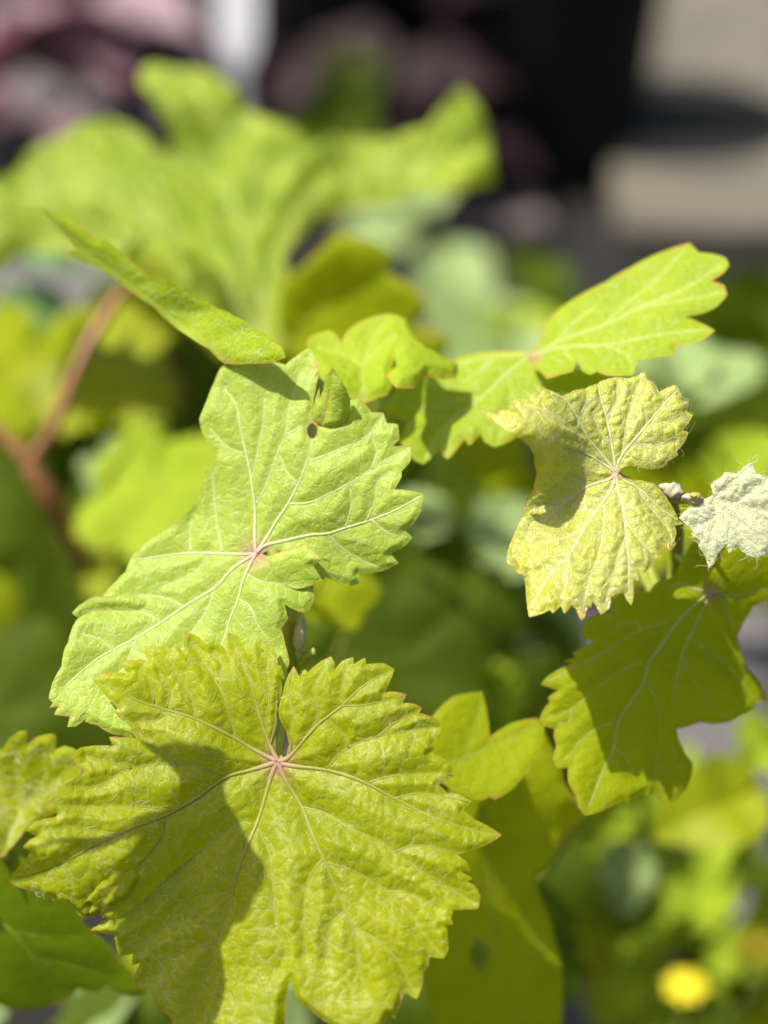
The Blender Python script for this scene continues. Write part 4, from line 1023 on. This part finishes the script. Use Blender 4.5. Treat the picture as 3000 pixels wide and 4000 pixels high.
stem('petiole', [fork, pt(*d1((110, 930))[0], .548), pt(*d1((165, 800))[0], .548), pt(*d1((210, 710))[0], .552), pt(*d1((290, 620))[0], .56), pt(*d1((420, 680))[0], .565), shK.pos(np.array([d1((560, 760))[0][0]]), np.array([d1((560, 760))[0][1]]))[0] - dvec(0, 0, .002)], 0.0022, 0.0016, M['cane'], vine2)
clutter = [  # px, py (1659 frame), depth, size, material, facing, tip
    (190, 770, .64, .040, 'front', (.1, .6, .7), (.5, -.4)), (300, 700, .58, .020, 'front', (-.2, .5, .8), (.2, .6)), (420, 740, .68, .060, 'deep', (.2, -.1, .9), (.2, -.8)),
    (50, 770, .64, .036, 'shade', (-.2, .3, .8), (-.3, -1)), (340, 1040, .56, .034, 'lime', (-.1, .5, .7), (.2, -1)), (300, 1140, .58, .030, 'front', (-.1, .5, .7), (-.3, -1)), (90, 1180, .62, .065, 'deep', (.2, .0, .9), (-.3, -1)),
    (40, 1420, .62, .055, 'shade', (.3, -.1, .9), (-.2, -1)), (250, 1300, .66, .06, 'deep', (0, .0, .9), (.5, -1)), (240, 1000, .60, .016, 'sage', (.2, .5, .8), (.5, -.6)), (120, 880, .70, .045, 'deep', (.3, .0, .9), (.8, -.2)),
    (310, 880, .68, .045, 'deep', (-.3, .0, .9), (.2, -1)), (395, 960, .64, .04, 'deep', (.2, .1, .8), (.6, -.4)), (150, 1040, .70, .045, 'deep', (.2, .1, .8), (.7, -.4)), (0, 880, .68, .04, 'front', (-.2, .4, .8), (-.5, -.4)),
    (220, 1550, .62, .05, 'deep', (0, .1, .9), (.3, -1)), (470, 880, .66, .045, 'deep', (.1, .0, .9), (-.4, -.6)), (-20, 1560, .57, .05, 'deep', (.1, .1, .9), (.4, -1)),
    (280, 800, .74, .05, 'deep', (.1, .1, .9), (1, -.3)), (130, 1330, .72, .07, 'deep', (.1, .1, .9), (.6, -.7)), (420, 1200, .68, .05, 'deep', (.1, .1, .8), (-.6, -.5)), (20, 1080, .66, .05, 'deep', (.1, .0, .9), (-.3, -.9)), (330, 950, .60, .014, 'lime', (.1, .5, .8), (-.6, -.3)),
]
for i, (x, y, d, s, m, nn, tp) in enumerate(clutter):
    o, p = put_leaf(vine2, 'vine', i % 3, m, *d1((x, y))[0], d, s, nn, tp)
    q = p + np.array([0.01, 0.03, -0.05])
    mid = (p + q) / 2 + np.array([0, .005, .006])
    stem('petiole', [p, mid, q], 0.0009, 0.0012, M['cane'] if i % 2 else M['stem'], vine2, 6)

# mint-leaved plant at the left edge
b3 = on_ground(-250, 2000)
mint = empty('mint_plant', (b3[0], b3[1], 0), 'blurred grey-green glossy-leaved plant at the edge beside the big lime leaf', 'plant')
stem('stem', [(b3[0], b3[1], 0), pt(*d1((-30, 800))[0], .74), pt(*d1((0, 620))[0], .70)], .003, .0015, M['stem'], mint)
for i, (x, y, s, nn, tp) in enumerate(((0, 560, .035, (.1, .7, .6), (.7, .3)), (10, 640, .035, (.2, .7, .6), (.6, -.5)), (-10, 700, .03, (.3, .6, .6), (.5, -.8)), (-20, 600, .035, (-.2, .8, .5), (-.7, .2)), (0, 760, .03, (.3, .6, .6), (.6, -.4)), (5, 950, .03, (.3, .6, .6), (.5, -.4)))):
    put_leaf(mint, 'ovate', i % 2, 'mint', *d1((x, y))[0], .70 + .01 * i, s, nn, tp)

# pale sage plant between the leaves in the middle
b4 = on_ground(1950, 2900)
sagep = empty('seedling', (b4[0], b4[1], 0), 'blurred pale sage-leaved seedling between the light green leaf and the downy leaf', 'plant')
stem('stem', [(b4[0], b4[1], 0), pt(*d1((1050, 1620))[0], .60), pt(*d1((1035, 1480))[0], .58), pt(*d1((1000, 1300))[0], .60), pt(*d1((1000, 1180))[0], .62)], .004, .002, M['stem'], sagep)
for i, (x, y, d, s, m, nn, tp) in enumerate(((1010, 1170, .58, .040, 'sage', (.1, .7, .6), (.8, .3)), (980, 1150, .58, .035, 'sage', (-.1, .7, .6), (-.8, .4)), (990, 1250, .61, .05, 'sage', (.1, .6, .7), (.9, -.5)), (960, 1240, .60, .05, 'sage', (-.2, .6, .7), (-.5, -.8)),
        (1010, 1330, .59, .040, 'sage', (.1, .6, .7), (-.5, -.9)), (1020, 1380, .60, .05, 'deep', (.1, .5, .7), (.8, -.6)), (1030, 1420, .58, .035, 'lime', (0, .3, .9), (.05, -1)), (1060, 1470, .62, .055, 'deep', (.2, .3, .8), (.5, -.8)), (980, 1420, .62, .05, 'deep', (-.2, .3, .8), (-.8, -.3)),
        (930, 1460, .60, .04, 'lime', (-.1, .5, .8), (-.3, -.8)), (1000, 1100, .66, .05, 'shade', (0, .5, .8), (.1, .9)))):
    put_leaf(sagep, 'ovate', i % 3, m, *d1((x, y))[0], d, s, nn, tp)

# third vine filling the green depth in the middle
b5g = on_ground(1300, 2900)
vine3 = empty('grape_vine', (b5g[0], b5g[1], 0), 'vine foliage under the sharp leaves, shade painted in as dark green', 'vine')
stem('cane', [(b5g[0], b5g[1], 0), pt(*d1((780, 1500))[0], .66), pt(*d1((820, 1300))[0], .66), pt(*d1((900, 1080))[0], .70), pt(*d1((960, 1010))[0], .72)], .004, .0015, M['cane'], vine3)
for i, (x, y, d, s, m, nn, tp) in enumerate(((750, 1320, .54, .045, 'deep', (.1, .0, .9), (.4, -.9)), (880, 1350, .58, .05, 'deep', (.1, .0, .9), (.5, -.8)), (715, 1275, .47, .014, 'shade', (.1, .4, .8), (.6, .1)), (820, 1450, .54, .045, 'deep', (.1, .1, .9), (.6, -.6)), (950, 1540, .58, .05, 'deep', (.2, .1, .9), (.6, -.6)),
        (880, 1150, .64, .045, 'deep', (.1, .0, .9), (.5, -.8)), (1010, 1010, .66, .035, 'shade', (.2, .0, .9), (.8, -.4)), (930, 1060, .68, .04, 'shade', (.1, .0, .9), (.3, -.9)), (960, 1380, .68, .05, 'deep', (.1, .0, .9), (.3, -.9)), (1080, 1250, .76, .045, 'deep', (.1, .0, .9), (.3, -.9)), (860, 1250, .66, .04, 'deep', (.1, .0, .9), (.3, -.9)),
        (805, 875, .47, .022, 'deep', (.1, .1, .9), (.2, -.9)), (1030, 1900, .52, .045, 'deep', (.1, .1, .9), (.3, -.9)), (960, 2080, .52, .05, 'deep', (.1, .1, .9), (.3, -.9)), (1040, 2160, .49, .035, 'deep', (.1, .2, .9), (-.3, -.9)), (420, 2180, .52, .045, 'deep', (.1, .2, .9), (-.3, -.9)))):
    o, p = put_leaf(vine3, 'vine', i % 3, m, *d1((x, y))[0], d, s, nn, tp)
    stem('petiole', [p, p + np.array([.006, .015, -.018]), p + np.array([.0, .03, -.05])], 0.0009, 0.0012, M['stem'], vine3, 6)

# small plants by the lower edge under the front leaf
b6g = on_ground(700, 4050)
low = empty('weed', (b6g[0], b6g[1], 0), 'small blurred grey-green weed under the lower edge of the front leaf', 'plant')
for i, (x, y, d, s, m, nn, tp) in enumerate(((350, 2110, .50, .022, 'front', (-.2, .6, .7), (-.3, .8)), (400, 2130, .50, .02, 'sage', (.1, .6, .7), (.2, .8)), (470, 2160, .52, .035, 'sage', (.1, .6, .7), (.9, -.3)), (540, 2180, .53, .03, 'sage', (.1, .6, .7), (.8, -.5)), (300, 2140, .52, .03, 'sage', (-.3, .6, .6), (-.7, -.3)), (20, 2170, .54, .035, 'sage', (.1, .6, .7), (-.8, -.1)), (560, 2120, .50, .03, 'sage', (.1, .6, .7), (.5, .6)))):
    put_leaf(low, 'ovate', i % 3, m, *d1((x, y))[0], d, s, nn, tp)
stem('stem', [(b6g[0], b6g[1], 0), pt(*d1((420, 2300))[0], .56), pt(*d1((400, 2150))[0], .51)], .002, .001, M['stem'], low)

# yellow-flowered plant at the lower right
YEL = soft_mat('petal_yellow', (0.50, 0.42, 0.008), (0.5, 0.42, 0.01), 0.3, 0.5)
ORA = plain('flower_disc', (0.50, 0.34, 0.01), 0.8)
b7 = on_ground(2700, 3900)
flow = empty('flowering_plant', (b7[0], b7[1], 0), 'blurred leafy plant with small yellow flowers below the olive leaf', 'plant')
stem('stem', [(b7[0], b7[1], 0), pt(*d1((1450, 2150))[0], .70), pt(*d1((1420, 1950))[0], .66), pt(*d1((1400, 1830))[0], .64)], .004, .002, M['stem'], flow)
stem('stem', [pt(*d1((1450, 2150))[0], .70), pt(*d1((1560, 2000))[0], .68), pt(*d1((1600, 1750))[0], .64)], .003, .002, M['stem'], flow)
for i, (x, y, d, s, k, m, nn, tp) in enumerate((
        (1380, 1800, .62, .0400, 'ovate', 'lime', (.1, .6, .7), (-.9, .15)), (1400, 1790, .62, .0360, 'ovate', 'lime', (.2, .6, .7), (.5, .4)), (1420, 1870, .64, .0440, 'long', 'lime', (-.2, .6, .7), (-.9, -.1)), (1400, 1920, .66, .0440, 'ovate', 'lime', (-.1, .6, .7), (-.9, .2)),
        (1440, 1900, .66, .0400, 'long', 'lime', (.2, .5, .7), (.9, .4)), (1480, 1960, .66, .0400, 'long', 'sage', (.1, .6, .7), (.7, .6)), (1420, 2010, .66, .0360, 'ovate', 'front', (-.2, .4, .8), (-.6, -.9)), (1500, 2020, .70, .0480, 'ovate', 'deep', (.1, .0, .9), (.4, -1)), (1570, 2000, .70, .0520, 'ovate', 'deep', (.2, .0, .9), (.3, -1)),
        (1350, 2030, .68, .0360, 'ovate', 'shade', (0, .2, .9), (-.2, -1)), (1640, 1700, .56, .0360, 'ovate', 'front', (.3, .4, .7), (-.8, -.4)), (1600, 1650, .58, .0320, 'ovate', 'lime', (.2, .6, .7), (.6, .5)), (1570, 1720, .60, .0360, 'long', 'lime', (.1, .6, .7), (-.3, -.9)), (1640, 1930, .64, .0400, 'ovate', 'front', (.2, .4, .7), (.2, -.9)),
        (1560, 1860, .64, .0360, 'ovate', 'lime', (-.1, .6, .7), (-.5, -.9)), (1480, 1840, .64, .0320, 'long', 'sage', (.1, .6, .7), (.7, .6)), (1330, 1990, .68, .0280, 'ovate', 'lime', (-.1, .6, .7), (-.9, -.3)), (1640, 2120, .70, .0440, 'ovate', 'deep', (.1, .0, .9), (.1, -1)), (1420, 2090, .72, .0360, 'ovate', 'deep', (0, .1, .9), (-.3, -1)),
        (1500, 1780, .66, .0320, 'long', 'lime', (.1, .6, .7), (.8, -.5)), (1340, 1860, .66, .0320, 'long', 'sage', (-.1, .6, .7), (-.8, -.6)), (1540, 2130, .74, .0480, 'ovate', 'deep', (.1, .0, .9), (-.5, -.8)), (1300, 1780, .70, .0360, 'ovate', 'lime', (.1, .5, .8), (-.4, -.9)))):
    put_leaf(flow, k, i % 3, m, *d1((x, y))[0], d, s, nn, tp)


for i in range(46):
    x = random.uniform(1190, 1680); y = random.uniform(1730, 2240)
    if x < 1300 and y > 1840: continue
    m = random.choice(('lime', 'lime', 'front', 'deep', 'deep', 'sage', 'shade'))
    put_leaf(flow, random.choice(('ovate', 'long', 'ovate')), i % 3, m, *d1((x, y))[0], random.uniform(.58, .74), random.uniform(.018, .032),
             (random.uniform(-.4, .4), random.uniform(.1, .7), .8), (random.uniform(-1, 1), random.uniform(-1, .6)))


def flower(parent, px, py, dep, rad, n=8):
    z = dvec(-.1, .8, .6); z /= np.linalg.norm(z)
    a = np.cross(z, [0.2, 0.1, 1]); a /= np.linalg.norm(a); b = np.cross(z, a)
    c = pt(px, py, dep)
    V, F = [], []
    for k in range(10):
        t = 2 * math.pi * k / 10
        V.append(c + rad * .33 * (math.cos(t) * a + math.sin(t) * b)); V.append(c + rad * .2 * (math.cos(t) * a + math.sin(t) * b) + z * rad * .22)
    for k in range(10):
        j = (k + 1) % 10; F.append((2 * k, 2 * j, 2 * j + 1, 2 * k + 1))
    F.append(tuple(2 * k + 1 for k in range(10)))
    disc = mesh_obj('flower', V, F, ORA, parent, c)
    for k in range(n):
        t = 2 * math.pi * k / n
        u = math.cos(t) * a + math.sin(t) * b; v = np.cross(z, u)
        PV, PF = [], []
        for i in range(6):
            s = i / 5
            w = rad * .36 * math.sin(math.pi * (0.15 + .8 * s)) ** .8
            for q in (-1, 0, 1):
                PV.append(c + u * rad * (.2 + .85 * s) + v * w * q + z * rad * (.18 * s - .25 * s * s + .06 * abs(q)))
        for i in range(5):
            for q in range(2):
                PF.append((i * 3 + q, i * 3 + q + 1, i * 3 + q + 4, i * 3 + q + 3))
        mesh_obj('petal', PV, PF, YEL, disc)
    stem('flower_stalk', [c, c - z * .02, c + np.array([0, .02, -.06])], .001, .0014, M['stem'], parent, 6)
flower(flow, *d1((1480, 2130))[0], .60, .0075)
flower(flow, *d1((1640, 2045))[0], .53, .0075)

# leafy plant behind the upper right leaf
b8 = on_ground(3000, 1500)
dark = empty('shrub', (b8[0], b8[1], 0), 'blurred dark green shrub behind the lime leaf at the right', 'shrub')
stem('stem', [(b8[0], b8[1], 0), pt(*d1((1620, 900))[0], .95), pt(*d1((1600, 650))[0], .90)], .004, .002, M['stem'], dark)
for i in range(22):
    x = 1610 + 110 * random.random(); y = 660 + 360 * random.random()
    put_leaf(dark, 'ovate', i % 3, 'deep', *d1((x, y))[0], .80 + .15 * random.random(), .055, (random.uniform(-.4, .4), random.uniform(-.2, .2), .8), (random.uniform(-1, 1), random.uniform(-1, .3)))
for i, (x, y, d, s, m, nn, tp) in enumerate(((1490, 880, .62, .055, 'sage', (.2, .6, .7), (.3, .9)), (1500, 860, .62, .05, 'sage', (.1, .7, .6), (-.3, .9)), (1530, 960, .60, .045, 'lime', (.2, .5, .8), (.5, -.6)), (1460, 830, .64, .05, 'sage', (.0, .7, .6), (-.7, .6)), (1500, 1010, .62, .05, 'shade', (.1, .4, .8), (.4, -.9)), (1440, 1000, .66, .05, 'shade', (.1, .4, .8), (-.4, -.9)))):
    put_leaf(dark, 'ovate', i % 3, m, *d1((x, y))[0], d, s, nn, tp)

# seedling with pale leaves in front of the black pots
b9 = on_ground(1850, 1250)
seed = empty('seedling', (b9[0], b9[1], 0), 'blurred grey-green seedling in front of the black pots', 'plant')
stem('stem', [(b9[0], b9[1], 0), pt(*d1((1040, 760))[0], 1.05), pt(*d1((1030, 640))[0], 1.0)], .004, .002, M['stem'], seed)
for i, (x, y, d, s, m, nn, tp) in enumerate(((1020, 640, 1.0, .06, 'sage', (.1, .6, .7), (-.2, -.9)), (1060, 660, .98, .07, 'sage', (.1, .6, .7), (.1, -.9)), (1110, 670, .90, .055, 'lime', (.1, .6, .7), (.1, -1)), (1130, 650, .92, .045, 'deep', (.1, .4, .7), (.3, .6)), (1160, 650, .92, .04, 'deep', (.2, .2, .8), (.6, -.6)), (1090, 720, .85, .06, 'sage', (.1, .6, .7), (.2, -.8)), (930, 470, 1.15, .07, 'sage', (.0, .6, .7), (-.2, .8)), (900, 490, 1.15, .06, 'sage', (.0, .6, .7), (-.6, -.3)), (940, 540, 1.1, .06, 'sage', (.0, .6, .7), (.3, -.8)), (970, 600, 1.05, .06, 'sage', (.0, .6, .7), (.1, -.8)))):
    put_leaf(seed, 'ovate', i % 3, m, *d1((x, y))[0], d, s, nn, tp)

# ------------------------------------------------------------------ far background: pots, slabs, purple plant, white tag
BLK = plain('black_plastic', (0.006, 0.006, 0.0055), 0.6, (0.004, 0.004, 0.004), 30, 0.0002, 300, 0.12)
SOIL = plain('potting_soil', (0.022, 0.016, 0.011), 0.95, (0.010, 0.008, 0.006), 120, 0.004, 200, 0.1)
BEI = plain('slab_beige', (0.085, 0.076, 0.057), 0.85, (0.062, 0.056, 0.043), 18, 0.002, 250, 0.2)
GRY = plain('slab_grey', (0.075, 0.070, 0.072), 0.85, (0.05, 0.048, 0.05), 18, 0.002, 250, 0.2)
WHT = plain('white_plastic', (0.40, 0.40, 0.42), 0.4, (0.36, 0.36, 0.38), 20)
PNK = soft_mat('petal_pink', (0.42, 0.10, 0.20), (0.5, 0.08, 0.16), 0.3, 0.6)


def lathe(profile, n=40):
    V, F = [], []
    for r, z in profile:
        for k in range(n):
            t = 2 * math.pi * k / n
            V.append((r * math.cos(t), r * math.sin(t), z))
    for i in range(len(profile) - 1):
        for k in range(n):
            j = (k + 1) % n
            F.append((i * n + k, i * n + j, (i + 1) * n + j, (i + 1) * n + k))
    return np.array(V), F


def pot(cx, cy, r, h, label):
    t = empty('plant_pot', (cx, cy, 0), label, 'pot', 'black nursery pots standing behind the vines')
    c = np.array([cx, cy, 0.004])
    V, F = lathe([(0.001, 0.0), (r * .78, 0.0), (r * .80, .006), (r * .97, h * .86), (r * .97, h - .003), (r * .94, h - .003), (r * .92, h * .8), (0.001, h * .8)])
    mesh_obj('body', V + c, F, BLK, t, c)
    V, F = lathe([(r * .975, h * .86), (r * 1.05, h * .87), (r * 1.06, h), (r * 1.0, h + .002), (r * .975, h - .002)])
    mesh_obj('rim', V + c, F, BLK, t, c)
    V, F = lathe([(0.001, h * .86), (r * .4, h * .87), (r * .7, h * .85), (r * .925, h * .86)])
    V = V + np.c_[np.zeros((len(V), 2)), .004 * fbm(V[:, 0] * 90, V[:, 1] * 90, 4, 1)]
    mesh_obj('soil', V + c, F, SOIL, t, c)
    return t


for px, py, r, h, lb in ((2130, 640, .100, .30, 'black nursery pot next to the beige paving slabs'), (1650, 520, .085, .27, 'black nursery pot behind the dusky purple-brown leaves'), (1250, 620, .085, .27, 'black nursery pot just behind the white plant tag'), (420, 330, .085, .20, 'black nursery pot behind the dusty pink-leaved plant')):
    g = on_ground(px, py)
    pot(g[0], g[1], r, h, lb)


def slab(x0, x1, y0, y1, mat, h=.03, rot=0.0, label='slab', grp=None):
    cx, cy = (x0 + x1) / 2, (y0 + y1) / 2
    a, b = (x1 - x0) / 2, (y1 - y0) / 2
    bv = .004
    prof = [(0, 0), (0, h - bv), (bv, h)]
    V, F = [], []
    for d, z in prof:
        for sx, sy in ((-1, -1), (1, -1), (1, 1), (-1, 1)):
            X, Y = sx * (a - d), sy * (b - d)
            V.append((cx + X * math.cos(rot) - Y * math.sin(rot), cy + X * math.sin(rot) + Y * math.cos(rot), z + .005))
    for i in range(2):
        for k in range(4):
            j = (k + 1) % 4
            F.append((i * 4 + k, i * 4 + j, (i + 1) * 4 + j, (i + 1) * 4 + k))
    F.append((8, 9, 10, 11)); F.append((3, 2, 1, 0))
    o = mesh_obj('slab', V, F, mat, ground, (cx, cy, .005), smooth=False)
    return o
g0 = on_ground(2430, 1040); g1 = on_ground(2980, 680)
slab(g0[0], g0[0] + .30, g0[1], g1[1], BEI, rot=R(-2))
g0 = on_ground(2560, 520); g1 = on_ground(3000, -150)
slab(g0[0], g0[0] + .45, g0[1] - .02, g1[1] + .1, BEI, rot=R(-7))
g0 = on_ground(100, 1300)
slab(g0[0] - .25, g0[0] + .18, g0[1] - .15, g0[1] + .24, GRY, .02, R(5))
g0 = on_ground(480, 560)
slab(g0[0] - .30, g0[0] + .06, g0[1] - .10, g0[1] + .16, GRY, .02, R(-4))
g0 = on_ground(2200, 3600)
slab(g0[0] - .16, g0[0] + .22, g0[1] - .16, g0[1] + .20, GRY, .02, R(8))
g0 = on_ground(1900, 900)
slab(g0[0] - .03, g0[0] + .045, g0[1] - .04, g0[1] + .03, plain('slab_pinkish', (.085, .066, .064), .85), .02, R(12))

g = pt(930, 270, 1.30)
tag = empty('plant_tag', (g[0], g[1] - .01, 0), 'blurred white plastic plant tag standing in front of dark pots', 'plant tag')
def card(c, w, h, th, tilt, mat, name, parent):
    V, F = [], []
    pr = [(-w * .2, 0), (w * .2, 0), (w * .45, h * .22), (w / 2, h * .9), (w * .35, h), (-w * .35, h), (-w / 2, h * .9), (-w * .45, h * .22)]
    for s in (-1, 1):
        for x, z in pr:
            V.append((c[0] + x, c[1] + z * math.sin(tilt) + s * th / 2, c[2] + z * math.cos(tilt)))
    n = len(pr)
    F = [tuple(range(n)), tuple(range(2 * n - 1, n - 1, -1))] + [(i, i + n, (i + 1) % n + n, (i + 1) % n) for i in range(n)]
    return mesh_obj(name, V, F, mat, parent, c, smooth=False)
card((g[0], g[1], g[2]), .034, .11, .0012, R(20), WHT, 'card', tag)
card((g[0], g[1] - .01, 0.0), .010, g[2] + .01, .0012, R(3), WHT, 'stake', tag)

g = on_ground(300, 560)
pur = empty('purple_plant', (g[0], g[1], 0), 'blurred plant with dusty pink leaves beside the white plant tag', 'plant')
pc = pt(*d1((60, 120))[0], 1.45)
stem('stem', [(g[0], g[1], 0), (g[0], g[1], .12), pc], .004, .002, M['cane'], pur)
for i, (x, y) in enumerate(((60, 60), (120, 40), (170, 80), (30, 120), (80, 160), (10, 200), (120, 130), (40, 20), (190, 20), (0, 60), (60, 230), (10, 280), (140, 190), (210, 50), (100, 90))):
    put_leaf(pur, 'ovate', i % 3, 'purple', *d1((x, y))[0], 1.40 + .02 * (i % 5), .10, (random.uniform(-.3, .3), .8, .5), (random.uniform(-1, 1), random.uniform(-.8, .6)))
g = on_ground(1500, 420)
pk = empty('dark_leaved_plant', (g[0], g[1], 0), 'blurred plant with dusky purple-brown leaves before the black pots', 'plant')
pc = pt(*d1((850, 60))[0], 1.5)
stem('stem', [(g[0], g[1], 0), (g[0], g[1], .1), pc], .004, .002, M['cane'], pk)
V, F = [], []
fc = pc
for i in range(9):
    put = put_leaf(pk, 'ovate', i % 3, 'purple' if i < 5 else 'deep', *d1((820 + 60 * math.cos(i * 2.1) + (170 if i >= 5 else 0), 30 + 45 * math.sin(i * 2.1) + (40 if i >= 5 else 0)))[0], 1.5, .07, (random.uniform(-.3, .3), .3, .8), (math.cos(i * 2.1), math.sin(i * 2.1)))

for i in range(26):
    x = random.uniform(560, 1090); y = random.uniform(-20, 300)
    put_leaf(pk, 'ovate', i % 3, 'dusk' if i % 6 else 'deep', *d1((x, y))[0], random.uniform(1.36, 1.5), random.uniform(.05, .09), (random.uniform(-.3, .3), random.uniform(.2, .8), .7), (random.uniform(-1, 1), random.uniform(-1, .6)))
